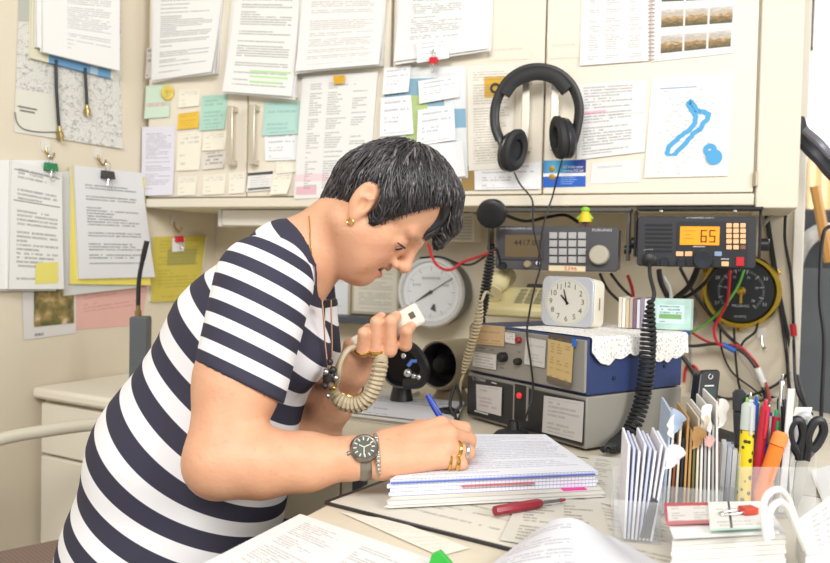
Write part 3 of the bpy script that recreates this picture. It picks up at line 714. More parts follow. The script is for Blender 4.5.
# ---- first radio (grey, keypad of sixteen keys, big pale knob)
r1 = thing('radio_set', 'grey radio set with pale keypad and large pale tuning knob, hung under the cupboard', 'radio', RAD.hit(557, 272, -.05))
mb = MB(); F = RAD.off(0)
a0, b1 = F.ab(496, 226); a1, b0 = F.ab(617.5, 272)
mb.box(F, a0+.004, a1-.004, b0+.004, b1-.004, -.085, -.012); obj('case', mb, M('radio_case', '#8b8a87', .5), r1, bev=.003)
obj('front_panel', MB().box(F, a0, a1, b0, b1, -.014, 0, .008), M('radio_grey', '#4b4a4d', .5), r1, bev=.002)
o = obj('bezel', prect(MB(), F, 499, 232, 544, 260, -.001, .0035, .004), M('radio_bezel', '#403f42', .4), r1, bev=.001)
lcdM = M('lcd_off', '#6b5d45', .25)
obj('display', prect(MB(), F, 505, 235, 541, 257, .002, .0042), lcdM, r1)
mb = MB(); dp = F.at(527, 243, .0043); mb.text(dp, '4417.00', 0, 0, .019, sx=1.0); obj('digits', mb, M('lcd_ink', '#221c10', .4), r1, flat=True)
for r in range(4):
    for c in range(4):
        x = 549.2+9.55*c; y = 232.2+8.1*r
        k = prect(MB(), F, x, y, x+7.8, y+6.4, 0, .004, .0012); ko = obj('key', k, M('key_grey', '#b3b2b0', .5), r1, bev=.0006)
mb = MB(); mb.box(F.at(567, 268.5, 0), -.041, .041, -.006, .006, 0, .0008); lb = obj('number_label', mb, M('label_cream', '#e9d9b3', .6), r1)
mb = MB(); mb.text(F.at(570.5, 268.8, .0008), '5396', 0, 0, .0125, sx=1.15); obj('digits', mb, M('red_ink', '#c8241e', .6), lb, flat=True)
mb = MB(); f = F.at(599.5, 255, 0); m_ = F.mpp(600, 255); mb.lathe(f, [(10*m_, 0), (10*m_, .006), (9.3*m_, .016), (8.3*m_, .018), (0, .018)], 36); obj('tuning_knob', mb, M('knob_pale', '#b9b1a0', .45), r1)
obj('small_knob', pknob(MB(), F, 528, 264, 3.6, 0, .012), M('knob_brown', '#9c8e72', .4), r1)
obj('small_knob', pknob(MB(), F, 503, 266, 4.2, 0, .014), blackM, r1)
obj('switch', pknob(MB(), F, 538, 263, 2, 0, .006), whiteM, r1)
wt = M('print_offwhite', '#d7d7d7', .5)
mb = MB(); mb.text(F.at(515.5, 228.6, 0), 'SSB TRANSCEIVER FS-1503', 0, 0, .0058, sx=1.12); mb.text(F.at(602, 230.2, 0), 'FURUNO', 0, 0, .0085, sx=1.25); obj('lettering', mb, wt, r1, flat=True)
mb = MB(); sl = F.off(-.045); obj('side_label', MB().box(Fr(F.p(a1-.0035, b1-.02, -.03), -F.n, ZZ, F.x), -.012, .006, -.008, .008, 0, .0006), paperM, r1)
brk = thing('radio_bracket', 'dark mounting bracket holding the grey radio under the cupboard', 'bracket', F.p((a0+a1)/2, b1+.03, -.05), 'radio brackets')
ub = cz_b-(F.o[2]-CAB.o[2])-.004
mb = MB(); mb.box(F, a0-.03, a1+.022, ub-.008, ub, -.075, -.03); obj('top_bar', mb, M('bracket_metal', '#5d5b57', .4, .4), brk, bev=.001)
for x, s_ in ((a0-.026, -1), (a1+.016, 1)):
    obj('side_arm', MB().box(F, x-.003, x+.003, b0+.025, ub-.008, -.07, -.035), M('bracket_metal'), brk, bev=.001)
    pf_ = Fr(F.p(x, (b0+b1)/2, -.05), F.n, ZZ, F.x*(1 if s_ > 0 else -1)); obj('thumb_screw', MB().lathe(pf_, [(.010, -.008), (.010, .005), (.006, .007), (0, .007)], 14), blackM, brk)
# toy on the radio
toy = thing('toy_figure', 'tiny green and yellow toy figure standing on the grey radio', 'toy', F.p(*F.ab(584, 226), -.03))
tf = Fr(F.p(F.ab(584, 226)[0], b1+.0005, -.014), F.x, F.n*-1, ZZ); TS = 1.0
mb = MB(); mb.lathe(tf, [(.0, .010), (.015, .010), (.0145, .018), (.008, .034), (.0, .036)], 16, False); obj('body', mb, M('toy_yellow', '#e3c81e', .5), toy)
mb = MB(); mb.sphere(tf.p(0, 0, .037), (.0105, .0105, .0075), tf); obj('head', mb, M('toy_green', '#8ec63a', .5), toy)
for s_ in (-1, 1):
    obj('leg', MB().cyl(tf.p(s_*.004, 0, 0), tf.p(s_*.004, 0, .011), .0032), M('toy_purple', '#6b3550', .5), toy)
    obj('arm', MB().tube([tf.p(s_*.008, 0, .028), tf.p(s_*.017, -.003, .016)], [.0028, .0032], 8), M('toy_green'), toy)
# ---- second radio (black, amber display)
r2 = thing('radio_set', 'black marine radio with an amber lit display reading 65', 'radio', RAD.hit(697, 268, -.05))
a0, b1 = F.ab(638, 216.5); a1, b0 = F.ab(755.5, 268.5)
obj('case', MB().box(F, a0+.006, a1-.006, b0+.006, b1-.006, -.08, -.012), blackM, r2, bev=.003)
obj('front_panel', MB().box(F, a0, a1, b0, b1, -.014, 0, .007), M('radio_black', '#303136', .45), r2, bev=.002)
obj('inset_panel', prect(MB(), F, 676.5, 222, 748, 267, -.001, .0015, .004), M('radio_inset', '#26272b', .4), r2, bev=.0006)
gr = MB()
for k in range(7):
    y = 224+4.35*k; gr.slot(0); prect(gr, F, 645, y, 672, y+2.1, -.001, .0012)
obj('speaker_grille', gr, M('grille_black', '#101012', .5), r2)
amb = M('amber_display', '#d98a1c', .3, emit='#f39a1a', es=.75)
obj('display', prect(MB(), F, 680, 226.5, 719.5, 245, .001, .0032, .001), amb, r2)
mb = MB(); ds = F.at(708, 236.2, .0033); inkM = M('amber_ink', '#5b3206', .5)
def seg7(mb, fr, a, ch, w, h, t):
    S7 = {'6': 'acdefg', '5': 'acdfg'}[ch]
    B = {'a': (-w/2, w/2, h/2-t, h/2), 'd': (-w/2, w/2, -h/2, -h/2+t), 'g': (-w/2, w/2, -t/2, t/2), 'f': (-w/2, -w/2+t, 0, h/2), 'e': (-w/2, -w/2+t, -h/2, 0), 'b': (w/2-t, w/2, 0, h/2), 'c': (w/2-t, w/2, -h/2, 0)}
    for s_ in S7: x0, x1, y0, y1 = B[s_]; mb.box(fr, a+x0, a+x1, y0, y1, 0, .0002)
seg7(mb, ds, -.0085, '6', .0125, .0265, .0028); seg7(mb, ds, .0085, '5', .0125, .0265, .0028)
obj('digits', mb, inkM, r2, flat=True)
mb = MB(); f = F.at(693, 234, .0032)
for k, w in enumerate((.022, .014, .02)): mb.box(f, -.018, -.018+w, -.008*k+.006, -.008*k+.0072, 0, .0002)
obj('display_marks', mb, M('amber_dim', '#a8660f', .5), r2, flat=True)
lit = M('lit_key', '#efb98c', .4, emit='#f0a468', es=.35)
for r in range(5):
    for c in range(3):
        x = 726.3+7.0*c; y = 223.2+(5.35 if r < 4 else 5.35)*r+(.5 if r == 4 else 0)
        kk = obj('key', prect(MB(), F, x, y, x+5.4, y+4.3, .001, .004, .001), lit if not (r == 4 and c == 2) else M('red_key', '#8d5a4a', .4), r2, bev=.0005)
for x, m_ in ((676, lit), (685, lit), (714.5, M('blue_key', '#8ea6c6', .4)), (721.5, lit)):
    y = 251.5 if x < 720 else 261.5
    obj('key', prect(MB(), F, x, y, x+7.2, y+4.6, .001, .004, .001), m_, r2, bev=.0005)
mb = MB(); f = F.at(703, 259.5, 0); m_ = F.mpp(703, 259)
mb.lathe(f, [(10*m_, 0), (9.6*m_, .003), (9.4*m_, .016), (8.4*m_, .0185), (0, .0175)], 36); obj('tuning_knob', mb, M('knob_black', '#2c2f36', .25), r2)
for x, y in ((664.5, 262), (681.5, 263)): obj('small_knob', pknob(MB(), F, x, y, 4.6, 0, .013), M('knob_black'), r2)
obj('microphone_socket', pknob(MB(), F, 649.5, 260, 7.2, 0, .010, top=.8), blackM, r2)
obj('distress_key', prect(MB(), F, 736, 257, 744, 266, .001, .0045, .001), redM, r2, bev=.0005)
mb = MB(); mb.text(F.at(700, 217.9, 0), 'HF TRANSCEIVER  IC-M710', 0, 0, .0046, sx=1.0); mb.text(F.at(648.5, 250.3, 0), 'ICOM', 0, 0, .0065, sx=1.1); mb.box(F.at(699, 246.6, .0016), -.012, .012, -.0008, .0008, 0, .0003); mb.box(F.at(725, 259, .0016), -.008, .008, -.0008, .0008, 0, .0003)
obj('lettering', mb, wt, r2, flat=True)
brk = thing('radio_bracket', 'black mounting bracket holding the amber-display radio under the cupboard', 'bracket', F.p((a0+a1)/2, b1+.03, -.05), 'radio brackets')
obj('top_bar', MB().box(F, a0-.004, a1+.012, ub-.006, ub, -.07, -.01), blackM, brk, bev=.001)
for x, s_ in ((a0-.008, -1), (a1+.008, 1)):
    obj('side_arm', MB().box(F, x-.0025, x+.0025, b0+.02, ub-.006, -.06, -.03), blackM, brk, bev=.001)
    pf_ = Fr(F.p(x, (b0+b1)/2-.003, -.045), F.n, ZZ, F.x*s_)
    obj('thumb_screw', MB().lathe(pf_, [(.013, .001), (.013, .017 if s_ > 0 else .008), (.010, .019 if s_ > 0 else .010), (0, .019 if s_ > 0 else .010)], 16), blackM, brk)
for x in (661, 735):
    obj('screw', MB().lathe(F.at(x, 211.5, -.012), [(.004, 0), (.004, .003), (.002, .0045), (0, .0045)], 10), steelM, brk)
# ---- black speaker puck and cream speaker under the cupboard, left of the radio
sp = thing('round_speaker', 'round black speaker puck on a bracket beside the cream speaker', 'speaker', P(491, 229, 1.80))
c0 = P(491, 214, 1.80); sf = Fr(c0, unit(uB+A(0, 0, .12)), unit(A(.25, .2, 1)), None)
sf = Fr(c0, sf.x, np.cross(nB+A(0, 0, -.25), sf.x), unit(nB+A(0, 0, -.25)))
mb = MB(); mb.lathe(sf, [(.022, -.026), (.031, -.022), (.034, -.004), (.032, .006), (.024, .010), (.0, .007)], 28); obj('housing', mb, blackM, sp)
obj('mount', MB().box(Fr(c0, uB, ZZ, nB), -.012, .012, .01, cz_b+CAB.o[2]-c0[2]-.001, -.05, -.022), blackM, sp)
sk = thing('wall_speaker', 'small cream slatted speaker on the wall right of the fringe', 'speaker', WALL.hit(458, 244, 0))
mb = MB(); x0, y0 = WALL.ab(441, 213, .08); x1, y1 = WALL.ab(474, 242, .08)
obj('case', MB().box(WALL, x0, x1, y1, y0, .001, .08, .006), M('speaker_cream', '#d9d2bf', .5), sk, bev=.002)
mb = MB()
for k in range(8):
    yy = y1+.006+(y0-y1-.012)*k/8; mb.box(WALL, x0+.007, x1-.007, yy, yy+.005, .08, .083)
obj('grille', mb, M('speaker_slat', '#b8b4aa', .5), sk)
ub2 = thing('under_light', 'cream strip light under the cupboard behind her shoulder', 'light', WALL.hit(265, 220, .1))
UL = CAB.off(-.10); x0 = UL.ab(228, 215)[0]; x1 = UL.ab(312, 215)[0]; zt = cz_b-.002; zl = UL.ab(250, 226)[1]
obj('housing', MB().box(UL, x0, x1, zl, zt, -.04, .03, .006), M('strip_white', '#f3efe4', .4), ub2, bev=.003)
obj('end_cap', MB().box(UL, x0-.012, x0, zl-.003, zt, -.042, .032), whiteM, ub2, bev=.002)
# ---- silver rim dial and brass rim dial on the wall
def gauge(label, px, py, rpx, depth, rimM, bodyM, faceM, inkM_, brass=False):
    f = WALL.at(px, py, depth); m = WALL.mpp(px, py, depth); R = rpx*m
    t = thing('wall_gauge', label, 'gauge', f.p(0, -R, -depth), 'round dials on the wall')
    f = Fr(f.o, f.x, f.y, f.n)
    obj('case', MB().lathe(f, [(R*.96, -depth+.001), (R*1.04, -depth*.6), (R*1.02, -.004), (R*.9, .0)], 48), bodyM, t)
    obj('rim', MB().lathe(f, [(R*1.03, -.006), (R*1.05, .002), (R*1.0, .009), (R*.92, .009), (R*.86, .001), (R*.86, -.002)], 56, False), rimM, t)
    obj('face', MB().lathe(f, [(R*.87, .0005), (0, .0006)], 40, False), faceM, t)
    return t, f, R
t, f, R = gauge('silver rimmed white barometer dial on the wall under the cupboard', 431, 292, 34, .095, M('dial_white_rim', '#d9d9d8', .25, .4), M('dial_grey', '#505357', .35, .5), M('dial_face', '#dcdfe2', .4), None)
mb = MB(); dial(f, mb, R, 60, 0, 354, R*.70, R*.77, .0007, .0012); dial(f, mb, R, 12, 0, 330, R*.62, R*.77, .0014, .0012)
mb.text(f, 'BAROMETER', 0, R*.4, R*.1, .0012); mb.text(f, 'RAIN', -R*.45, R*.2, R*.11, .0012); mb.text(f, 'FAIR', R*.45, R*.2, R*.11, .0012); obj('scale', mb, M('dial_ink', '#7d8288', .6), t, flat=True)
mb = MB(); d = unit(A(-.80, -.52)); pn = A(-d[1], d[0])
for (l0, l1, w0, w1) in ((-.80, .0, .0008, .0012), (0, .55, .004, .001)):
    mb.add([f.p(*(d*R*l0-pn*w0), .004), f.p(*(d*R*l1-pn*w1), .004), f.p(*(d*R*l1+pn*w1), .004), f.p(*(d*R*l0+pn*w0), .004)], [(0, 1, 2, 3)])
mb.add([f.p(.008, -R*.35, .003), f.p(.013, -R*.35, .003), f.p(.016, -R*.58, .003), f.p(.0, -R*.5, .003)], [(0, 1, 2, 3)])
mb.lathe(Fr(f.p(0, 0, .001), f.x, f.y, f.n), [(.005, 0), (.005, .004), (0, .005)], 14); obj('needle', mb, darkM, t, flat=True)
t, f, R = gauge('brass rimmed black dial on the wall under the amber-display radio', 741, 291, 35.5, .03, M('brass_rim', '#d0ad45', .22, 1.0), M('brass_rim'), M('dial_black', '#202226', .35), None)
mb = MB(); dial(f, mb, R, 50, -50, 230, R*.55, R*.62, .0008, .0012); dial(f, mb, R, 10, -50, 230, R*.50, R*.62, .0016, .0012)
for k, s_ in enumerate(('31', '30', '29', '28', '27')):
    a = math.radians(-30+60*k); mb.text(f, s_, R*.72*math.cos(a), R*.72*math.sin(a), R*.13, .0012)
for k, s_ in enumerate(('78', '77', '76', '75', '74', '73')):
    a = math.radians(-40+52*k); mb.text(f, s_, R*.42*math.cos(a), R*.42*math.sin(a), R*.10, .0012)
mb.text(f, 'MILLIBARS', 0, -R*.42, R*.10, .0012); mb.text(f, 'QUARTZ', 0, -R*.72, R*.08, .0012); obj('scale', mb, M('dial_pale', '#b9bcc0', .6), t, flat=True)
mb = MB(); mb.lathe(Fr(f.p(0, 0, .001), f.x, f.y, f.n), [(.011, 0), (.011, .004), (.005, .009), (0, .009)], 18); mb.add([f.p(-.002, 0, .005), f.p(.002, 0, .005), f.p(.004, -.03, .005), f.p(-.003, -.03, .005)], [(0, 1, 2, 3)]); obj('needle', mb, brassM, t)
for k in range(3):
    a = math.radians(30+120*k); mbs = MB(); mbs.lathe(Fr(f.p(R*1.10*math.cos(a), R*1.10*math.sin(a), -.022), f.x, f.y, f.n), [(.006, -.007), (.006, .003), (0, .005)], 10); obj('lug', mbs, M('brass_rim'), t)
# ---- stack of two boxes on the desk
Cn = onz(584.5, 453, DESKZ); a50 = math.radians(56)
dFl = A(-math.cos(a50), math.sin(a50), 0); dRt = A(math.sin(a50), math.cos(a50), 0)
SF = Fr(Cn, -dFl, ZZ, np.cross(-dFl, ZZ))        # front face; x runs from the far left end (-w) to the corner (0); n towards the viewer
if SF.n@(CO-Cn) < 0: SF = Fr(Cn, -dFl, ZZ, -SF.n)
wS = -SF.ab(467, 400)[0]; SR = Fr(Cn, dRt, ZZ, -dFl); dS = SR.ab(682, 380)[0]
zl1 = SF.ab(584, 396)[1]; zl2 = SF.ab(584, 338)[1]
lo = thing('power_supply', 'black-fronted power supply box, lower of the stacked pair on the desk', 'radio box', SF.p(-wS/2, 0, -dS/2), 'stacked radio boxes')
hi = thing('radio_amplifier', 'blue radio cabinet with a grey front, upper of the stacked pair', 'radio box', SF.p(-wS/2, zl1, -dS/2), 'stacked radio boxes')
greyS = M('case_grey', '#918d84', .45); navyS = M('case_blue', '#2c3b68', .45)
obj('case', MB().box(SF, -wS, 0, .006, zl1-.002, -dS, -.002), greyS, lo, bev=.002)
obj('front_panel', MB().box(SF, -wS+.004, -.004, .012, zl1-.008, -.003, .003), M('panel_black', '#2b2b2c', .4), lo, bev=.001)
for x in (-wS+.03, -.03):
    for c in (-dS+.03, -.03): obj('foot', MB().cyl(SF.p(x, .0005, c), SF.p(x, .0065, c), .01), blackM, lo)
obj('case', MB().box(SF, -wS+.001, -.001, zl1, zl2, -dS, -.004), navyS, hi, bev=.003)
obj('front_panel', MB().box(SF, -wS+.004, -.004, zl1+.005, zl2-.004, -.005, .0015), greyS, hi, bev=.001)
def lab(label, q, mat, parent=None, c=.0048, tilt=0, name='taped_label', cat='label'):
    mb = MB(); f = quadfn(SF, q, c); mb.grid(lambda u, v: SF.p(*f(u, v), c+tilt*v), 4, 4)
    return solo(name, mb, mat, label, cat, 'paper labels on the radio boxes', recalc=False)
lab('tan handwritten label at the far left of the grey panel', [(475, 324), (505, 326.5), (504, 346.5), (477, 344)], T_('lab_tan', paper='#d2b489', ink='#9c8563', rows=7, seed=2, hand=True, words=8, blend=.5))
lab('small white label beside the red lamp on the grey panel', [(505, 332), (515, 333.5), (515, 344), (505, 342)], T_('lab_w1', paper='#dedbd6', rows=4, seed=3, hand=True, words=5, blend=.4))
lab('white label under the tan one on the grey panel', [(472, 351), (496.5, 355), (496, 370), (472.5, 366)], T_('lab_w2', paper='#d3d0ca', rows=5, seed=5, hand=True, words=7, blend=.45))
lab('tall white label in the middle of the grey panel', [(526, 337), (546, 340.5), (544.5, 368), (524, 364)], T_('lab_w3', paper='#cfccc6', rows=9, seed=6, hand=True, words=6, blend=.3))
lab('yellowed printed table card hanging on the grey panel', [(548.5, 333), (574, 338), (571, 389), (546.5, 381)], T_('lab_card', paper='#c7ad78', ink='#8c7347', rows=18, cols=3, seed=8, words=14, gap=.1, blend=.6, extra=[(0, 1, 0, .12, '#5a5550'), (0, 1, .88, 1, '#6b6257')]), c=.007)
lab('white label at the left of the black panel', [(476, 384), (502, 387.5), (501, 416), (476.5, 410)], T_('lab_w4', paper='#cac7c4', ink='#b07a7a', rows=7, seed=9, hand=True, words=7, blend=.5), c=.006)
lab('large lined label at the right of the black panel', [(544, 395.5), (584, 402), (582, 442.5), (542, 432)], T_('lab_w5', paper='#c6c3bf', ink='#8a8580', rows=9, seed=10, hand=True, words=9, blend=.5), c=.006)
obj('indicator_lamp', pknob(MB(), SF, 520, 340, 3.2, .001, .010), M('lamp_red_dark', '#8e1d22', .3), hi)
obj('knob', pknob(MB(), SF, 505, 357, 5, .001, .016), blackM, hi)
obj('knob', pknob(MB(), SF, 520, 361.5, 3.6, .001, .014), blackM, hi)
obj('blue_tab', MB().box(SF.at(574, 342, .006), -.004, .005, -.008, .006, 0, .0012), M('tab_blue', '#2a6bc0', .4), hi)
mb = MB(); 
for (x, y, w) in ((482, 348, .02), (492, 350, .012), (502, 368, .014), (519, 352, .008)): mb.box(SF.at(x, y, .0016), -w/2, w/2, -.0012, .0012, 0, .0003)
obj('print', mb, M('panel_print', '#6b6862', .5), hi, flat=True)
obj('switch_plate', prect(MB(), SF, 514, 385, 526, 420, .003, .0055, .001), M('plate_black', '#1d1d1e', .35), lo)
mb = MB(); prect(mb, SF, 513, 384, 514.2, 421, .003, .006); prect(mb, SF, 526, 386, 527.2, 421, .003, .006); obj('plate_edge', mb, M('plate_edge', '#8d8982', .4), lo)
obj('power_light', pknob(MB(), SF, 520, 395.5, 3.0, .005, .010), M('lamp_red', '#d8323a', .3, emit='#e02a30', es=.6), lo)
mb = MB(); mb.text(SF.at(479, 379.5, .0032), 'C  CODAN', 0, 0, .0085); mb.box(SF.at(483, 413, .0032), -.028, .016, -.0016, .0016, 0, .0003); mb.box(SF.at(494, 383, .0032), -.008, .008, -.001, .001, 0, .0003); obj('lettering', mb, wt, lo, flat=True)
scr = MB()
for (x, y) in ((614, 378), (665, 366)): obj('screw', MB().lathe(SR.at(x, y, .0), [(.004, -.003), (.004, .001), (0, .0016)], 10), M('screw_dark', '#222a45', .4), hi)
for (x, y) in ((614, 439), ): obj('screw', MB().lathe(SR.at(x, y, .0), [(.004, -.004), (.004, .001), (0, .0016)], 10), darkM, lo)
ZT = Cn[2]+zl2
STOP = Fr((0, 0, ZT), (1, 0, 0), (0, 1, 0), (0, 0, 1))
# lace cloth on the top, hanging over the right-hand side with a scalloped edge
lace = M('lace_cloth', '#efece6', .8)
m = lace; t_ = NT(m); oc = t_.objc(); vr = t_.n('ShaderNodeTexVoronoi'); vr.inputs['Scale'].default_value = 150; t_.l(oc, vr.inputs['Vector'])
hole = t_.m('LESS_THAN', vr.outputs['Distance'], .34); t_.l(t_.mix(hole, lin('#efece6'), lin('#c4c2c2')), t_.b.inputs['Base Color'])
mb = MB(); K = 64
def lacept(u, v, dS=dS):
    x = -wS+.012+(wS-.010+.0)*1.0; d = -.006-(dS+.0)*u
    # v 0..0.6 lies on top, 0.6..1 hangs over the right side
    wob = .0022*math.sin(u*60)
    if v < .55:
        xx = -wS*.62+(wS*.62+.002)*(v/.55); return SF.p(xx, zl2+.0022, d)
    h = (v-.55)/.45
    drop = (.040+.009*math.sin(u*9+1)+.006*abs(math.sin(u*26)))*h
    if u < .12: drop *= .55+.45*u/.12
    return SF.p(.0035+.003*h*math.sin(u*20)+.002, zl2+.002-drop, d)
mb.grid(lacept, 80, 22)
mb2 = mb
solo('lace_doily', mb2, lace, 'white lace doily draped over the blue cabinet', 'doily', recalc=False)
# ---- telephone, clock, card cases on the top
tp = onz(513, 318, ZT+.003)
ph = thing('telephone', 'cream desk telephone on the stack behind the clock', 'telephone', tp)
TF = Fr(tp+A(.02, .06, 0), unit(A(.92, -.39, 0)), unit(A(.39, .92, 0)), (0, 0, 1))
phM = M('phone_cream', '#cfc391', .45)
mb = MB(); pr = [(-.055, 0), (.06, 0), (.06, .062), (.035, .068), (-.055, .022)]
side = Fr(TF.p(-.085, 0, 0), -TF.y, TF.n, None)
def wedge(mb, fr, x0, x1, prof):
    vs = [fr.p(x0, y_, z_) for y_, z_ in prof]+[fr.p(x1, y_, z_) for y_, z_ in prof]; n = len(prof)
    mb.add(vs, [tuple(range(n)), tuple(range(n, 2*n))[::-1]]+[(i, (i+1) % n, n+(i+1) % n, n+i) for i in range(n)])
wedge(mb, TF, -.075, .075, pr); obj('body', mb, phM, ph, bev=.006)
mb = MB(); sl = Fr(TF.p(.02, -.005, .048), TF.x, unit(TF.y*.9+TF.n*.42), None)
for r in range(4):
    for c in range(3): obj('key', MB().box(sl, -.02+.022*c, -.004+.022*c, -.035+.018*r, -.023+.018*r, -.004, .003), M('phone_key', '#8a8468', .5), ph, bev=.001)
mb = MB(); hs = [TF.p(-.052, -.05, .052), TF.p(-.052, -.03, .066), TF.p(-.052, .01, .080), TF.p(-.052, .05, .092), TF.p(-.052, .07, .088)]
mb.tube(spline(hs, 6), [.021+.004*math.cos(k*.52) for k in range(25)], 12); obj('handset', mb, M('phone_cream2', '#d8cd9f', .4), ph)
mb = MB(); mb.box(sl, -.012, .045, .045, .060, -.002, .002); obj('display', mb, darkM, ph)
cp = onz(566, 327, ZT+.003)
ck = thing('alarm_clock', 'square cream alarm clock with a silver face on the lace-topped stack', 'clock', cp)
CKx = unit(A(.83, -.56, 0)); CKF = Fr(cp, CKx, unit(A(.035, .09, 1)), None)
m_ = CKF.mpp(568, 303); w2 = 25.0*m_*1.10; hh = 50*m_
obj('body', MB().box(CKF.off(0), -w2, w2, .002, hh, -.062, -.004, .014), M('clock_cream', '#efe8d6', .4), ck, bev=.005)
obj('face_frame', MB().box(CKF, -w2, w2, .001, hh+.001, -.006, .0015, .015), M('clock_silver', '#c4c8cf', .35, .35), ck, bev=.0015)
fc = Fr(CKF.p(0, hh*.5, .0016), CKF.x, CKF.y, CKF.n); R = w2*.86
obj('dial', MB().lathe(fc, [(R, 0), (R, .0008), (0, .0008)], 40), M('clock_dial', '#c6c3b8', .4), ck)
mb = MB()
for k in range(12):
    a = math.radians(90-30*(k+1)); mb.text(fc, str(k+1), R*.72*math.cos(a), R*.72*math.sin(a), R*.33, .0012)
dial(fc, mb, R, 60, 0, 354, R*.90, R*.95, .0006, .0012); obj('numerals', mb, M('clock_ink', '#54524e', .6), ck, flat=True)
mb = MB()
for ang, L, w in ((105, .55, .0022), (133, .40, .0024)):
    d = A(math.cos(math.radians(ang)), math.sin(math.radians(ang))); pn = A(-d[1], d[0])*w
    mb.add([fc.p(*(-d*R*.12-pn), .002), fc.p(*(d*R*L-pn*.5), .002), fc.p(*(d*R*L+pn*.5), .002), fc.p(*(-d*R*.12+pn), .002)], [(0, 1, 2, 3)])
obj('hands', mb, blackM, ck, flat=True)
mb = MB(); sd = Fr(CKF.p(w2, hh*.5, -.033), -CKF.n, CKF.y, CKF.x); mb.add([sd.p(x, y, .0004) for x, y in ((-.003, -.012), (.003, -.012), (.003, .012), (-.003, .012))], [(0, 1, 2, 3)]); obj('side_mark', mb, M('side_print', '#7b776c', .6), ck)
# card cases: a row of slim cases, each a thing
cp0 = onz(618, 327.5, ZT+.004); cx_ = unit(A(.86, -.30, 0)); cyv = unit(A(.5, .86, 0)); CC = Fr(cp0, cx_, ZZ, -cyv)
mm = CC.mpp(640, 310); hC = 31*mm
cols = ['#d6cdbb', '#e6e3dd', '#c9b894', '#b5a59a', '#7a5f6e', '#cfcdd6', '#8d8694', '#d9d9dc', '#c4cdd2']
x = 0
for k, c in enumerate(cols):
    th = .0062
    mb = MB().box(CC, x, x+th, 0, hC-.002*(k % 3), -.06, -.001*(k % 2))
    solo('slim_case', mb, M('case_%d' % k, c, .35), ['tan', 'white', 'straw', 'taupe', 'plum', 'lilac-white', 'mauve', 'pale grey', 'blue-grey'][k]+' slim case in the row beside the clock', 'case', 'slim cases on the lace-topped stack', bev=.0006)
    x += th+.0008
gm = M('green_case', '#b9d8cf', .4, var=.2, vs=30)
pc = thing('leaflet_box', 'pale green printed case at the right end of the slim cases', 'case', CC.p(x+.03, 0, -.02))
obj('box', MB().box(CC, x+.001, x+.072, 0, hC, -.03, -.006), gm, pc, bev=.001)
obj('cover_print', MB().box(CC, x+.008, x+.06, .012, hC-.012, -.006, -.0054), T_('case_print', paper='#cfe3e3', ink='#5e8a86', rows=6, seed=3, words=5, extra=[(.1, .9, .5, .75, '#7fae6f')]), pc)
# ================================================================== HEADPHONES, CORDS, DESK THINGS
HP = CAB.off(.060)
hp = thing('headphones', 'black over-ear headphones hanging on the cupboard door handles', 'headphones', HP.hit(537, 150))
band = [(500, 140), (495, 125), (496, 104), (506, 83), (522, 71), (540, 68), (558, 73), (572, 86), (579, 106), (577, 128), (572, 146)]
bp = spline([HP.hit(x, y) for x, y in band], 6)
obj('headband', MB().tube(bp, .0060, 10, flat=1.9), blackM, hp)
pad = spline([HP.hit(x, y) for x, y in ((503, 94), (512, 82), (525, 75), (540, 72.5), (556, 77), (568, 90))], 6)
obj('band_padding', MB().tube(pad, .0075, 10, flat=2.4), softblackM, hp)
for (x, y, dx, tl, nm) in ((512, 151, 1, 10, 'l'), (563, 138, -1, -8, 'r')):
    c = HP.hit(x, y); m = HP.mpp(x, y)
    ax = unit(HP.x*dx*.80+HP.n*.55); up = unit(ZZ+HP.x*math.sin(math.radians(tl))); yx = np.cross(ax, up); ef = Fr(c, unit(np.cross(up, ax)), up, ax)
    mb = MB()
    prof = [(0, -.022), (.026, -.022), (.033, -.014), (.034, -.002), (.030, .002)]
    mb.lathe(Fr(ef.o, ef.x, ef.y, ef.n), [(r, h) for r, h in prof], 28); 
    vs = np.array(mb.v)-ef.o; mb.v = [tuple(ef.o+v+ef.y*(v@ef.y)*.34-ef.x*(v@ef.x)*.10) for v in vs]
    e = obj('earcup', mb, M('cup_black', '#26262a', .3), hp)
    mb = MB(); mb.lathe(ef, [(.032, .0), (.036, .006), (.035, .016), (.028, .021), (.018, .018), (.017, .010), (0, .009)], 28, False)
    vs = np.array(mb.v)-ef.o; mb.v = [tuple(ef.o+v+ef.y*(v@ef.y)*.34-ef.x*(v@ef.x)*.10) for v in vs]
    obj('ear_cushion', mb, softblackM, e)
obj('yoke', MB().tube([HP.hit(500, 138), HP.hit(504, 150), HP.hit(509, 158)], .006, 8, flat=1.5), M('cup_black'), hp)
obj('yoke', MB().tube([HP.hit(574, 138), HP.hit(571, 148), HP.hit(567, 152)], .006, 8, flat=1.5), M('cup_black'), hp)
def HH(x, y): return HP.hit(x, y)
c1 = [HH(514, 172), HH(520, 184), HH(530, 196), P(533, 205, 1.72), P(533, 222, 1.66), P(536, 240, 1.62), P(541, 262, 1.58)]
c2 = [HH(562, 160), HH(558, 175), HH(552, 198), P(546, 215, 1.70), P(541, 240, 1.64), P(538, 266, 1.58)]
tail = [P(534, 290, 1.53), P(529, 315, 1.50)]+[SF.hit(x, y, .022) for x, y in ((527, 335), (531, 365), (533, 390))]+[SF.hit(529, 408, .035), SF.hit(525, 419, .04)]
obj('cord', MB().tube(spline(c1+tail, 6), .0021, 6), blackM, hp); obj('cord', MB().tube(spline(c2, 6), .0021, 6), blackM, hp)

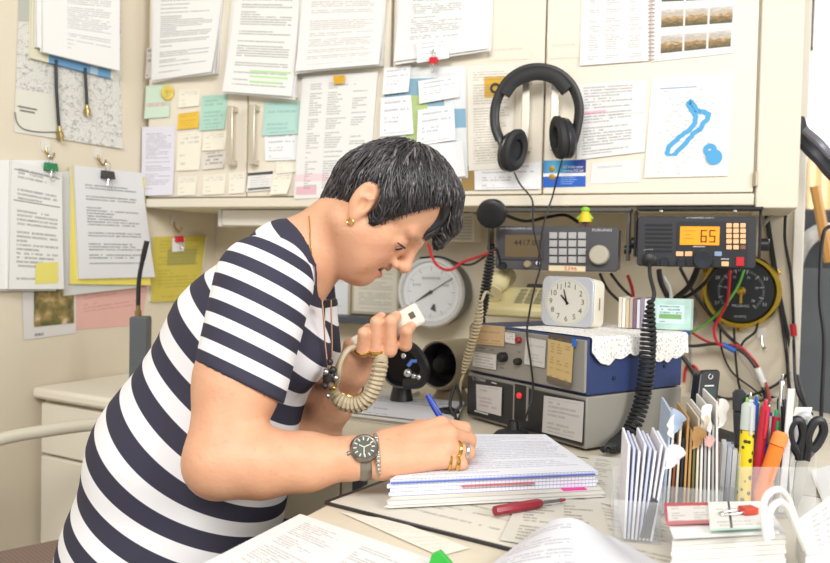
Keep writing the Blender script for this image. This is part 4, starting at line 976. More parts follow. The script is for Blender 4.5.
# ---- cables of the wall
def cable(label, pts, r, mat, name='cable', cat='cable', group='wires on the wall'):
    WPC[0] += 1
    return solo(name, MB().tube(spline(pts, 7), r, 7), mat, label, cat, group)
WPC = [0]
def WP(x, y, c=None): return WALL.hit(x, y, .008+.0095*(WPC[0] % 6) if c is None else c+.0015*(WPC[0] % 5))
redw = M('red_wire', '#c0242e', .4); grnw = M('green_wire', '#68b44a', .45); blkw = M('black_wire', '#1e1e20', .5); whw = M('white_wire', '#e6e3dc', .5)
cable('black cable at the wall end, leftmost of the two long hanging ones', [WP(766, 205), WP(771, 240), WP(779, 290), WP(789, 340), WP(797, 375), P(803, 398, 1.76), P(806, 416, 1.73)], .0042, blkw)
cable('black cable hanging straight down beside the brass dial', [WP(765, 207, .02), WP(771, 250, .02), WP(779, 300, .02), WP(786, 350, .02), P(789, 385, 1.82), P(792, 412, 1.79)], .004, blkw)
cable('thin black cable curving at the very end of the wall', [WP(786, 206), WP(785, 240), WP(791, 275), WP(793, 310), WP(794, 350), P(797, 390, 1.68), P(812, 415, 1.62)], .0035, blkw)
cable('grey slanting cable under the end of the cupboard', [WP(764, 224, .03), WP(775, 212, .03), WP(784, 205, .03)], .0045, M('grey_wire', '#a9a7a2', .5))
cable('black cable in the next room, hanging from the lamp arm', [P(830, 226, 1.74), P(824, 232, 1.74), P(821, 255, 1.72), P(820, 300, 1.70), P(824, 340, 1.69), P(822, 395, 1.68), P(821, 420, 1.68)], .004, blkw)
cable('red and black twisted lead over the white barometer dial', [P(428, 244, 1.98), P(432, 257, 1.96), P(438, 266, 1.95), P(450, 270, 1.93), P(463, 262, 1.92), P(478, 257, 1.88), P(494, 251, 1.82)], .0036, redw)
cable('black lead beside the red one above the barometer dial', [P(420, 258, 2.05), P(440, 257, 2.03), P(460, 264, 2.0), P(475, 263, 1.96), P(497, 247, 1.86)], .003, blkw)
cable('green wire running down over the brass dial', [WP(744, 270, .055), WP(738, 286, .058), WP(726, 304, .06), WP(712, 319, .06), WP(697, 329, .055), WP(688, 333, .05)], .0032, grnw)
cable('red wire dropping over the brass dial', [WP(730, 270, .072), WP(729, 285, .074), WP(727, 302, .074), WP(718, 320, .074), WP(714, 330, .074), WP(717, 342, .074), WP(723, 346, .074)], .0036, redw)
cable('thick black lead crossing diagonally below the black radio', [WP(680, 268, .06), WP(692, 290, .03), WP(708, 312), WP(726, 334), WP(745, 352), WP(758, 372), WP(763, 388), WP(765, 398)], .0042, blkw)
cable('thin red lead along the bottom of the wall cables', [WP(668, 317), WP(688, 330), WP(706, 341), WP(722, 345), WP(738, 346), WP(752, 358), WP(764, 378), P(770, 400, 1.73)], .0034, redw)
cable('black cable looped under the brass dial', [WP(670, 340), WP(690, 346), WP(720, 344), WP(742, 352), WP(756, 368), WP(766, 386), P(768, 408, 1.64)], .004, blkw)
cable('red lead looped behind the cordless phone', [WP(684, 382), WP(686, 368), WP(694, 366), WP(700, 376), WP(702, 392)], .0036, redw)
cable('black cable hanging behind the cordless phone', [WP(682, 356), WP(692, 370), WP(700, 385), WP(707, 398)], .0055, blkw)
cable('thin black wire trailing below the red joint', [WP(720, 325), WP(722, 350), WP(732, 372), WP(752, 388), WP(762, 396)], .0024, blkw)
cable('short black wire from the clear hook', [WP(758, 322), WP(755, 332), WP(745, 340), WP(741, 346)], .003, blkw)
cable('black wire straight below the brass dial', [WP(734, 328), WP(735, 350), WP(738, 380), WP(742, 396)], .0028, blkw)
cable('black wire drooping between the radios', [P(600, 274, 1.83), P(608, 290, 1.86), P(618, 300, 1.9), P(640, 322, 1.95)], .0035, blkw)
cable('black wire right of the drooping one between the radios', [P(611, 274, 1.83), P(622, 288, 1.88), P(632, 297, 1.92)], .0035, blkw)
cable('red wire behind the row of slim cases', [P(628, 276, 1.85), P(632, 288, 1.88), P(634, 302, 1.9)], .004, redw)
cable('thick black cable behind the black radio', [P(700, 262, 1.76), P(690, 285, 1.80), P(676, 298, 1.85), P(668, 306, 1.90)], .007, blkw)
cable('black cable drooping from the black radio to the left', [P(716, 268, 1.75), P(704, 284, 1.79), P(688, 296, 1.83), P(672, 300, 1.88)], .0045, blkw)
cable('white cable beside the slim cases', [P(663, 276, 1.72), P(670, 290, 1.72), P(671, 312, 1.72), P(668, 326, 1.74)], .0038, M('grey_wire'))
cable('thick black plug lead beside the slim cases', [P(659, 270, 1.70), P(661, 282, 1.71), P(667, 296, 1.73), P(671, 304, 1.76)], .006, blkw)
cable('pale cable drooping behind the stack', [WP(690, 300), WP(696, 315), WP(690, 340), WP(692, 372), WP(690, 392)], .003, M('grey_wire'))
cable('black cable under the cupboard behind the radio', [P(500, 213, 1.86), P(525, 221, 1.9), P(548, 217, 1.92), P(565, 215, 1.92), P(578, 222, 1.88)], .004, blkw)
cable('black cable sagging along the wall base behind the pens, upper of two', [WP(700, 384), WP(722, 398), WP(748, 396), WP(774, 386), WP(790, 372)], .0036, blkw)
cable('black cable sagging along the wall base behind the pens, lower of two', [WP(706, 398), WP(728, 405), WP(752, 403), WP(776, 396)], .0036, blkw)
cable('thin grey wire slanting down behind the pens', [WP(736, 352), WP(752, 374), WP(768, 392), WP(780, 398)], .0022, M('grey_wire'))
solo('cable_joint', MB().cyl(WP(722, 344, .052), WP(735, 351, .052), .0065, n=12), M('joint_blue', '#2a62b8', .4), 'blue sleeve joining the wires under the brass dial', 'joint')
solo('cable_joint', MB().cyl(WP(757, 368, .07), WP(765, 386, .07), .008, n=12), M('white_plastic'), 'white sleeve on the red wire bundle', 'joint')
solo('cable_joint', MB().cyl(WP(793, 324, .02), WP(794, 336, .02), .007, n=10), redw, 'red sleeve on the cable at the wall end', 'joint')
solo('cable_joint', MB().cyl(WP(683, 333, .05), WP(690, 332, .05), .006, n=10), M('joint_blue'), 'blue joint at the lower end of the green wire', 'joint')
hk = thing('wall_hook', 'clear hook on the wall below the brass dial', 'hook', WALL.hit(760, 345, .0), 'stick-on wall hooks'); f = WALL.at(761, 334, 0)
obj('pad', MB().box(f, -.009, .011, -.010, .016, .0005, .004, .005), M('clear_pad'), hk)
obj('hook', MB().tube(spline([f.p(.002, -.004, .004), f.p(.003, -.02, .008), f.p(.006, -.034, .014), f.p(.010, -.030, .022)], 5), .0026, 8), steelM, hk)

# ---- coiled microphone cords
coil('coiled_cord', 'thick black coiled cord looping from the black radio down to the desk', softblackM,
     [SR.hit(651, 300, .034), SR.hit(649, 325, .032), SR.hit(648, 350, .030), SR.hit(646, 378, .026), SR.hit(641, 405, .024), SR.hit(632, 428, .022), SR.hit(619, 443, .022), P(607, 449, 1.345)], .0122, 42, .0034,
     lead0=[RAD.hit(649.5, 262, .012), P(650, 275, 1.58), P(654, 292, 1.50)], lead1=[P(602, 449, 1.36), P(604, 451, 1.352)])
coil('coiled_cord', 'black coiled cord hanging left of the grey radio', softblackM,
     [P(492, 250, 1.70), P(488, 275, 1.70), P(484, 300, 1.70), P(483, 318, 1.70)], .009, 20, .0028, lead0=[P(501, 264, 1.74), P(497, 250, 1.72)], lead1=[P(484, 325, 1.70)])
coil('coiled_cord', 'beige coiled cord in front of the left end of the stack', M('beige_cord', '#bdae8e', .5),
     [P(481, 300, 1.60), SF.hit(477, 325, .02), SF.hit(470, 350, .02), SF.hit(463, 374, .02)], .0075, 22, .0026, lead0=[P(493, 296, 1.68), P(486, 292, 1.63)], lead1=[SF.hit(461, 382, .02), SF.hit(460, 396, .01)])

# ---- desk pad with old printed sheets on it, black edged
bp_ = onz(330, 505, DESKZ); be = onz(500, 548, DESKZ); 
pdx = unit(be-bp_); pc0 = onz(322, 503, DESKZ)
pdy = unit(np.cross(ZZ, pdx)); PD = Fr(onz(326, 506, DESKZ), pdx, pdy, ZZ)
pad = thing('desk_pad', 'black edged desk pad with old sheets under clear film on the desk wing', 'desk pad', PD.p(.3, .2, 0))
obj('base', MB().box(PD, -.008, .80, .002, .46, .0004, .004, .006), M('pad_black', '#2a2a2d', .35), pad)
padm = T_('pad_sheets', paper='#ddd8ca', ink='#8d887c', rows=36, seed=17, cols=3, words=30, gap=.3, blend=.5)
obj('film_sheet', MB().box(PD, .002, .79, .0065, .452, .004, .0048), padm, pad)
news = T_('news_sheet', paper='#d8d4c9', ink='#77736a', rows=30, seed=19, cols=2, words=18, gap=.25, blend=.6, extra=[(.55, .9, .12, .125, '#77736a')])
def flat(label, q, mat, z, name='loose_sheet', cat='paper', group=None, thick=.0006, lift=None, n=1, jit=0, nu=12, nv=12):
    """a sheet (or pile of n sheets) lying flat at height z over the photo's quad"""
    z += .0004; c = [onz(x, y, z+thick) for x, y in q]
    def f(u, v):
        p = (c[0]*(1-u)+c[1]*u)*(1-v)+(c[3]*(1-u)+c[2]*u)*v
        return p+A(0, 0, lift(u, v)) if lift else p
    mb = MB(); mb.grid(f, nu, nv)
    if thick > .001:
        mb.slot(1); rng = random.Random(sum(map(ord, label)))
        K = n
        for k in range(K):
            t0, t1 = thick*k/K, thick*(k+1)/K-.0001
            dx, dy = rng.uniform(-jit, jit), rng.uniform(-jit, jit)
            vs = [A(p[0]+dx, p[1]+dy, z+t0) for p in c]+[A(p[0]+dx, p[1]+dy, z+t1) for p in c]
            mb.add(vs, [(3, 2, 1, 0), (0, 1, 5, 4), (1, 2, 6, 5), (2, 3, 7, 6), (3, 0, 4, 7), (4, 5, 6, 7)] if k < K-1 or lift is None else [(3, 2, 1, 0), (0, 1, 5, 4), (1, 2, 6, 5), (2, 3, 7, 6), (3, 0, 4, 7)])
    return solo(name, mb, [mat, edgeM], label, cat, group, recalc=False)
ZP = DESKZ+.0050
flat('old printed tide-table sheet right of the notebook', [(590, 455), (652, 462), (640, 512), (575, 497)], news, ZP, lift=None)
flat('old printed sheet under the red screwdriver', [(520, 498), (600, 500), (618, 560), (500, 540)], T_('news_sheet2', paper='#d6d2c6', ink='#7b766c', rows=16, seed=23, cols=2, words=18, gap=.2, blend=.6), ZP+.0008)
# ---- the two pads she writes on
zN0 = ZP+.0022
def padstack(name, label, q, z0, h, mat, em, nl, jit, cat='notebook', group=None):
    return flat(label, q, mat, z0, name, cat, group, thick=h, n=nl, jit=jit, nu=2, nv=2)
z1 = zN0+.010
lnmat = T_('ruled_page', paper='#eef0f6', ink='#74788f', rows=24, seed=29, hand=True, words=13, dens=.62, gap=.05, mar=(.08, .06, .04, .05), blend=.36, grid=(24, 0, '#c6cbe2'))
gridE = T_('grid_paper', paper='#e9ebf3', rows=10, gap=1.2, grid=(7, 60, '#9aa0cf'))
padstack('notepad', 'older worn pad of cream paper under the writing pad', [(470, 442), (556, 442), (603, 490), (386, 501)], zN0, .009, M('old_paper', '#e2ddcf', .7), M('old_paper'), 7, .004)
nb = thing('writing_pad', 'thick squared writing pad covered in handwriting under her right hand', 'notepad', onz(490, 480, z1))
z2 = z1+.022
cN = [onz(x, y, z2) for x, y in ((464, 434.5), (545, 434.5), (597, 471), (389, 480))]
mb = MB(); mb.grid(lambda u, v: (cN[0]*(1-u)+cN[1]*u)*(1-v)+(cN[3]*(1-u)+cN[2]*u)*v+A(0, 0, .0004), 2, 2); obj('page', mb, lnmat, nb, recalc=False)
stripe = M('page_block', '#e6e8f1', .7); t = NT(stripe); oc = t.objc(); sp_ = t.n('ShaderNodeSeparateXYZ'); t.l(oc, sp_.inputs[0])
fz = t.m('LESS_THAN', t.m('FRACT', t.m('MULTIPLY', sp_.outputs[2], 210.0)), .22); fx_ = t.m('LESS_THAN', t.m('FRACT', t.m('MULTIPLY', sp_.outputs[0], 190.0)), .16)
t.l(t.mix(t.m('MULTIPLY', t.m('MAXIMUM', fz, fx_), .55), lin('#ebecf3'), lin('#8f95c6')), t.b.inputs['Base Color'])
mb = MB()
K = 4
for k in range(K):
    za, zb_ = z1+.0222*k/K, z1+.0222*(k+1)/K-.0004; dx = .0025*math.sin(k*2.3)
    vs = [A(p[0]+dx, p[1]+dx*.5, za) for p in cN]+[A(p[0]+dx, p[1]+dx*.5, zb_) for p in cN]
    mb.add(vs, [(3, 2, 1, 0), (0, 1, 5, 4), (1, 2, 6, 5), (2, 3, 7, 6), (3, 0, 4, 7), (4, 5, 6, 7)])
obj('page_block', mb, stripe, nb, flat=True)
e0 = cN[3]; e1 = cN[2]; ed = unit(e1-e0); en = unit(np.cross(ed, ZZ)); EF = Fr(A(e0[0], e0[1], z1), ed, ZZ, en if en[1] < 0 else -en)
Lw = np.linalg.norm(e1-e0)
obj('red_line', MB().box(EF, .10, .205, .0095, .0105, .001, .0045), M('divider_red', '#d0605a', .6), nb)
obj('blue_edge', MB().box(EF, .002, Lw-.004, .0178, .0192, .001, .0042), M('divider_blue', '#5b74c4', .6), nb)
obj('pink_tab', MB().box(EF, Lw-.055, Lw-.020, -.0045, .0005, .002, .012), M('tab_pink', '#ec1e9a', .5), nb)
# ---- red screwdriver
sd_ = thing('screwdriver', 'small dark red screwdriver lying in front of the writing pad', 'screwdriver', onz(520, 512, ZP))
zs_ = ZP+.0085
pa, pb, pc = onz(494, 511, zs_), onz(541, 503, zs_), onz(565, 499.5, zs_)
mbz = MB(); d = unit(pb-pa); sfm = Fr(pa, np.cross(d, ZZ), ZZ, d); L = np.linalg.norm(pb-pa)
mbz.lathe(sfm, [(.003, 0), (.0062, .001), (.0068, .004), (.0068, L*.9), (.0048, L)], 8); obj('handle', mbz, M('driver_red', '#8f1f2e', .35), sd_)
obj('shaft', MB().cyl(pb, pc-d*.004, .0022, n=10), M('shaft_grey', '#8a8a8c', .3, .8), sd_); obj('tip', MB().cyl(pc-d*.008, pc, .0028, .0018, n=10), M('tip_red', '#b0353f', .4), sd_)
# ---- sheets in front
p_txt = T_('front_form', rows=40, seed=37, words=20, gap=.28, mar=(.1, .08, .06, .05), ink='#8a8a90', blend=.5, cols=2)
flat('big printed form lying at the near corner of the desk', [(300, 514), (440, 562), (330, 690), (190, 570)], p_txt, DESKZ+.001, 'printed_form', thick=.006, n=6, jit=.004)
flat('clear film with faint papers on the desk edge by the near form', [(340, 512), (395, 520), (470, 548), (440, 556)], T_('film_faint', paper='#e9e4d6', ink='#c8c3b6', rows=12, seed=41, words=9, blend=.4), DESKZ+.0006, 'loose_sheet')
def bulge(u, v): return .022*math.sin(math.pi*min(1, u*1.1))*(1-v)**.6+.006
cq = [(520, 549), (600, 536), (735, 590), (430, 600)]
cm_ = T_('curled_page', rows=22, seed=43, words=20, gap=.2, mar=(.06, .5, .1, .1), ink='#8d8d98', blend=.45, paper='#dfdfe3')
flat('curled blank page nearest the camera, at the lower edge', [(528, 541), (612, 541), (706, 596), (440, 610)], cm_, DESKZ+.004, 'curled_page', lift=bulge, nu=20, nv=16)
flat('pile of white pages under the curled page', [(560, 556), (625, 552), (712, 604), (450, 620)], paperM, DESKZ+.0006, 'paper_pile', cat='paper pile', thick=.003, n=3, jit=.003)
mb = MB(); gt = P(440, 549, .86)
gq = onz(440, 566, DESKZ+.0075)
mb.prism(Fr(gq, unit(A(.9, -.3, 0)), unit(A(.05, .1, 1)), None), [(-.012, 0), (.014, 0), (.012, .006), (-.001, .017), (-.009, .012)], -.004, .004)
solo('green_peg', mb, M('peg_green', '#2fae3c', .4), 'bright green clip tip on the near form', 'clip', bev=.001)
# ---- books and papers behind her arm
flat('flat pile of magazines behind her right hand', [(372, 394), (462, 402), (452, 424), (350, 412)], T_('mag_cover', paper='#dcdde4', ink='#a9abb5', rows=8, seed=3, gap=.5), DESKZ, 'magazine_pile', 'magazines', thick=.016, n=5, jit=.006)
flat('white sheets at the back of the desk by the dial', [(352, 386), (420, 390), (400, 400), (345, 398)], paperM, DESKZ, 'paper_pile', 'paper pile', thick=.010, n=4, jit=.004)
# ---- tipped lamp head and black lens
lh = thing('lamp_head', 'beige metal cylinder lamp head tipped on its side at the back of the desk', 'lamp', onz(446, 402, DESKZ))
ctr = P(437, 365, 1.80); ax = unit(A(-.62, -.78, .06)); lf_ = Fr(ctr, unit(np.cross(ax, ZZ)), None if False else unit(np.cross(np.cross(ax, ZZ), ax)), ax)
m_ = 1.80/FPX; R = 24*m_
obj('shade', MB().lathe(lf_, [(R*.93, -.004), (R, 0), (R*1.06, -.01), (R*1.1, -.12), (R*.5, -.15), (0, -.152)], 40, False), M('shade_beige', '#b9ad94', .4, .3), lh)
obj('lining', MB().lathe(lf_, [(R*.94, -.003), (R*.9, -.06), (0, -.065)], 32, False), M('lining_dark', '#3d3b3d', .35), lh)
obj('bulb_holder', MB().lathe(lf_, [(R*.45, -.06), (R*.45, -.02), (R*.3, -.005), (0, -.004)], 24), blackM, lh)
foot = lf_.p(-0.0, -R*1.0, -.06)
obj('stand', MB().cyl(A(foot[0], foot[1], DESKZ+.0005), foot, .05, .03, 20), M('stand_tan', '#8f8168', .5), lh)
ls = thing('headset', 'tangled black headset with round silver-rimmed earpiece by the lamp head', 'headset', onz(404, 398, DESKZ))
c = P(402, 366, 1.76); ax2 = unit(A(-.25, -.95, .1)); f2_ = Fr(c, unit(np.cross(ax2, ZZ)), unit(np.cross(np.cross(ax2, ZZ), ax2)), ax2); R2 = 21*1.76/FPX
obj('earpiece', MB().lathe(f2_, [(R2, -.03), (R2*1.02, 0), (R2*.9, .004), (R2*.78, -.006), (0, -.008)], 32), M('lens_black', '#17171a', .25), ls)
obj('ring', MB().lathe(f2_, [(R2*1.03, -.002), (R2*1.06, .003), (R2*1.0, .006), (R2*.95, .003)], 36, False), M('ring_steel', '#8f8f92', .3, .8), ls)
obj('support', MB().cyl(A(c[0], c[1]+.02, DESKZ), A(c[0], c[1]+.02, c[2]-R2*.8), .03, .018), blackM, ls)
for k, (x, y, r) in enumerate(((408, 373, .009), (414, 376, .006), (419, 377, .006), (404, 356, .006))): obj('fitting', MB().sphere(P(x, y, 1.69), r), chromeM, ls)
obj('blue_clip', MB().tube([P(408, 366, 1.69), P(412, 361, 1.69), P(417, 361, 1.69)], .004), M('clip_blue', '#5a86d8', .4), ls)
obj('headband', MB().tube(spline([P(402, 345, 1.72), P(415, 350, 1.70), P(425, 368, 1.69), P(420, 382, 1.70), P(405, 384, 1.72)], 8), .010, 8, flat=1.2), blackM, ls)
# ---- framed notices behind her face
def framed(label, x0, y0, x1, y1, mat):
    t = thing('framed_notice', label, 'notice', WALL.hit((x0+x1)/2, y1, .01)); a0, b1 = WALL.ab(x0, y0, .012); a1, b0 = WALL.ab(x1, y1, .012)
    obj('board', MB().box(WALL, a0, a1, b0, b1, .001, .012), M('notice_frame', '#b3a98f', .5), t, bev=.002)
    obj('sheet', MB().box(WALL, a0+.008, a1-.008, b0+.008, b1-.008, .012, .0128), mat, t)
framed('pale notice on the wall below her chin', 352, 256, 399, 316, T_('notice_a', paper='#d9d5c6', ink='#97938a', rows=24, seed=45, words=12, gap=.3, blend=.5))
framed('bluish white notice on the wall behind her collar', 318, 262, 350, 318, T_('notice_b', paper='#dde1e6', ink='#b2b6bc', rows=14, seed=46, words=8, gap=.4, blend=.4))
sh = MB(); a0 = WALL.ab(316, 321, .1)[0]; a1 = WALL.ab(402, 321, .1)[0]; bb = WALL.ab(360, 321, .1)[1]
solo('wall_rail', sh.box(WALL, a0, a1, bb-.009, bb+.009, .001, .1), M('rail_dark', '#43474f', .5), 'dark narrow shelf rail under the notices', 'rail', bev=.002)
# ---- small black things at the foot of the stack
pk_ = thing('desk_microphone', 'black round microphone foot at the front of the stack', 'microphone', onz(522, 433, DESKZ)); pf2 = Fr(onz(522, 430, DESKZ+.001), (1, 0, 0), (0, 1, 0), ZZ)
pf2 = Fr(SF.p(-.145, .0005, .040), SF.x, -SF.n, ZZ)
obj('foot', MB().lathe(pf2, [(.036, 0), (.037, .006), (.030, .013), (.012, .018), (0, .018)], 28), softblackM, pk_)
obj('stem', MB().cyl(pf2.p(.0, 0, .016), pf2.p(.0, .0, .034), .012, .009), blackM, pk_)
jb = thing('adapter_box', 'small black adapter at the left foot of the stack', 'adapter', onz(472, 430, DESKZ)); jf = Fr(SF.p(-wS-.005, .0005, .045), SF.x, -SF.n, ZZ)
obj('body', MB().box(jf, -.018, .02, -.016, .018, 0, .024, .006), blackM, jb, bev=.003)
obj('cord', MB().tube(spline([jf.p(.02, -.01, .01), jf.p(.032, -.018, .004), jf.p(.028, -.045, .003), jf.p(.02, -.06, .003)], 6), .0022, 6), blackM, jb)
cable('tangle of black wire left of the stack', [P(458, 420, 1.60)*A(1, 1, 0)+A(0, 0, DESKZ+.004), P(450, 405, 1.62), P(456, 386, 1.64), P(461, 404, 1.60), P(455, 414, 1.58), P(462, 428, 1.50)*A(1, 1, 0)+A(0, 0, DESKZ+.004)], .0035, blkw)
# ================================================================== PEN POTS, ENVELOPES, CARDS AT THE RIGHT
def clearbox(name, label, cat, fr, w, d, h, wall=.0018):
    """open topped clear tray; fr: x along the front, y up, n towards the camera, origin at front left bottom"""
    t = thing(name, label, cat, fr.p(w/2, 0, -d/2))
    obj('base', MB().box(fr, 0, w, 0, .002, -d, 0), clearM, t)
    for nm, b in (('front_panel', (0, w, .002, h*.8, -wall, 0)), ('back_panel', (0, w, .002, h, -d, -d+wall)), ('side_panel', (0, wall, .002, h, -d+wall, -wall)), ('side_panel', (w-wall, w, .002, h, -d+wall, -wall))):
        obj(nm, MB().box(fr, *b), clearM, t, bev=.0005)
    return t
def upright(name, label, fr, x, w, h, d, mat, cat='envelope', group=None, z0=.0026, c0=-.004, lean=0.0, yaw=0.0, flap=None, bend=0.0):
    """thin sheet standing on edge, seen nearly edge on; x = place along the front, w = thickness, d = depth away from the viewer"""
    mb = MB(); nu, nv = 4, 4
    def g(sgn):
        def f(u, v):
            c = c0-d*u; b = z0+h*v
            return fr.p(x+lean*v*h+yaw*d*u+bend*math.sin(math.pi*u)*v+sgn*w/2, b, c)
        return f
    L = g(-1); R = g(1)
    vs = []; 
    for s_ in (L, R):
        for j in range(nv+1):
            for i in range(nu+1): vs.append(s_(i/nu, j/nv))
    n = (nu+1)*(nv+1); fs = []; uv = [(i/nu, j/nv) for _ in (0, 1) for j in range(nv+1) for i in range(nu+1)]
    for j in range(nv):
        for i in range(nu):
            a = j*(nu+1)+i; fs += [(a, a+1, a+nu+2, a+nu+1), (n+a, n+a+nu+1, n+a+nu+2, n+a+1)]
    per = [i for i in range(nu+1)]+[j*(nu+1)+nu for j in range(1, nv+1)]+[nv*(nu+1)+i for i in range(nu-1, -1, -1)]+[j*(nu+1) for j in range(nv-1, 0, -1)]
    for k in range(len(per)): a, b = per[k], per[(k+1) % len(per)]; fs.append((a, b, n+b, n+a))
    mb.add(vs, fs, uv)
    if flap:
        xt = x+lean*h; sw = sum(map(ord, label)) % 7
        mb.grid(lambda u, v: fr.p(xt-lean*.25*h*v+w/2+flap*.8*math.sin(1.5*u)*(1-.35*v*u)+.0012*math.sin(9*v+sw), z0+h*(1.0-.22*v*(1-.3*u))+.006*math.sin(2.4*u+sw)*(1-v), c0+.003+.012*u*u*(.6+.4*math.sin(3*v+sw))), 6, 6)
    return solo(name, mb, mat, label, cat, group)
e0 = onz(613, 541, DESKZ+.0052); EX = unit(A(.97, -.21, 0)); EH = Fr(e0, EX, ZZ, unit(A(-.21, -.97, 0)))
clearbox('letter_tray', 'clear acrylic tray of white envelopes near the curled page', 'letter tray', EH, .054, .11, .062)
envM = [M('envelope_white', '#e9e9f0', .6), M('envelope_blue', '#c9cfe8', .6), M('envelope_grey', '#dcdce2', .6)]
wd = ['first', 'second', 'third', 'fourth', 'fifth', 'sixth', 'seventh', 'eighth', 'ninth', 'tenth', 'eleventh', 'twelfth']
for k in range(8):
    upright('envelope', '%s white envelope from the left in the clear acrylic tray' % wd[k], EH, .0135+.0043*k, .0026, .112-.004*(k % 3)+.003*k/7, .10, envM[(0, 1, 0, 2, 1, 0, 2, 0)[k]], group='white envelopes in the clear tray', lean=.02+.016*k, yaw=-.03, flap=(.022 if k == 7 else None), bend=0.0)
solo('sheet_scrap', MB().prism(Fr(EH.p(.03, .006, -.0032), EH.x, EH.y, EH.n), [(0, 0), (.012, .0), (.02, .045), (.012, .05)], 0, .0008), M('dark_slip', '#4a4a52', .6), 'dark slip inside the clear tray in front of the white envelopes', 'slip')
r0 = onz(659, 516, DESKZ+.0052); RH = Fr(r0, unit(A(.97, -.25, 0)), ZZ, unit(A(-.25, -.97, 0)))
clearbox('letter_rack', 'clear rack of brown and white envelopes beside the pens', 'letter rack', RH, .078, .125, .05)
tanM = M('manila', '#b98f58', .65); creM = M('letter_cream', '#d9cfb9', .6); blk2 = M('sleeve_black', '#2b2a2c', .5); bl2 = M('letter_blue', '#a9bcd3', .6); oliv = M('sleeve_olive', '#6b6a3c', .6); whE = M('letter_white', '#e5e3de', .6); greyE = M('letter_grey', '#a9a8a4', .6); rustM = M('sleeve_rust', '#8d4f33', .6)
row = [(bl2, .134, .020, 'pale blue letter'), (whE, .128, -.014, 'white torn letter'), (rustM, .092, None, 'rust card'), (creM, .120, None, 'cream letter'), (blk2, .10, None, 'black sleeve'), (tanM, .128, None, 'brown envelope, taller'), (tanM, .112, .018, 'brown torn envelope'), (oliv, .098, None, 'olive sleeve'), (creM, .128, .012, 'cream envelope with a torn flap'), (whE, .134, None, 'white letter'), (greyE, .126, None, 'grey letter'), (whE, .142, -.018, 'white letter with a ragged top'), (greyE, .120, None, 'grey card'), (whE, .150, .014, 'tallest white crumpled letter')]
for k, (m_, h, fl, nm) in enumerate(row):
    upright('envelope', nm+' in the clear rack, %s from the left' % ((wd+['thirteenth', 'fourteenth'])[k]), RH, .005+.0051*k, .0026, h, .115, m_, group='letters in the clear rack', lean=.05-.006*k, yaw=-.05, flap=fl, bend=0.0)
mb = MB(); mb.add([RH.p(.052, .108, .002), RH.p(.060, .112, .004), RH.p(.066, .106, .004), RH.p(.060, .094, .003), RH.p(.053, .098, .002)], [(0, 1, 2, 3, 4)])
st = M('stripe_red', '#d2514e', .6); t = NT(st); oc = t.objc(); s3 = t.n('ShaderNodeSeparateXYZ'); t.l(oc, s3.inputs[0])
t.l(t.mix(t.m('LESS_THAN', t.m('FRACT', t.m('MULTIPLY', t.m('ADD', s3.outputs[0], s3.outputs[2]), 260.0)), .5), lin('#f0eeea'), lin('#c94a4a')), t.b.inputs['Base Color'])
solo('striped_scrap', mb, st, 'red and white striped scrap sticking out of the clear rack', 'scrap', recalc=False)
# white cards and red box between rack and pens
c0 = onz(716, 506, DESKZ+.0052); WC = Fr(c0, unit(A(.95, -.31, 0)), ZZ, unit(A(-.31, -.95, 0)))
for k in range(4):
    upright('card_pack', '%s of the four white card packs left of the yellow pen' % ['leftmost', 'second', 'third', 'rightmost'][k], WC, .006+.0068*k, .0055, .082-.003*k, .034, envM[(0, 1, 0, 2)[k]], 'cards', 'white card packs by the pens', z0=.0026, lean=.04)
clearbox('card_tray', 'low clear tray holding the white card packs', 'tray', Fr(WC.p(-.001, -.0002, .001), WC.x, WC.y, WC.n), .033, .042, .035)
rb = thing('red_stapler', 'dark red box-like gadget behind the white card packs', 'stapler', P(712, 470, 1.22)*A(1, 1, 0)+A(0, 0, DESKZ))
rf = Fr(P(712, 470, 1.24)*A(1, 1, 0)+A(0, 0, DESKZ+.0052), (.95, .3, 0), ZZ); top_ = 1.115+(258-440)/FPX*1.24-DESKZ
obj('body', MB().box(rf, -.012, .014, 0, top_, -.03, 0, .004), M('gadget_red', '#8b2230', .35), rb, bev=.002)
obj('black_top', MB().box(rf, -.011, .013, top_, top_+.012, -.028, -.001, .003), blackM, rb, bev=.002)
# cordless phone standing in its cradle
cp_ = thing('cordless_phone', 'black cordless phone standing tilted in its cradle behind the letters', 'phone', P(712, 448, 1.42)*A(1, 1, 0)+A(0, 0, DESKZ))
pb_ = P(712, 448, 1.42)*A(1, 1, 0)+A(0, 0, DESKZ+.001); fx = unit(A(.95, .30, 0)); fy = unit(A(.06, .25, 1)); CPF = Fr(pb_, fx, unit(fy-fx*(fy@fx)))
if CPF.n[1] > 0: CPF = Fr(CPF.o, CPF.x, CPF.y, -CPF.n)
tp_ = Fr(CPF.p(-.022, 0, 0), CPF.x, unit(CPF.y+CPF.x*.27), None)
if tp_.n[1] > 0: tp_ = Fr(tp_.o, tp_.x, tp_.y, -tp_.n)
obj('handset', MB().box(tp_, -.022, .022, .02, .150, -.024, 0, .009), M('phone_black', '#222225', .3), cp_, bev=.003)
obj('screen', MB().box(tp_, -.015, .015, .082, .116, 0, .0012, .002), M('phone_screen', '#3c4a48', .2), cp_)
obj('emblem', MB().tube([tp_.p(.0045*math.cos(a+1.3), .137+.0045*math.sin(a+1.3), .001) for a in np.linspace(0.4, 5.6, 14)], .0009, 5), M('print_offwhite'), cp_)
mb = MB(); mb.box(tp_, -.010, .010, .1185, .121, .0, .0006); obj('brand_line', mb, M('print_offwhite'), cp_, flat=True)
obj('cradle', MB().box(Fr(pb_, fx, ZZ), -.045, .045, 0, .035, -.035, .045, .012), blackM, cp_, bev=.004)
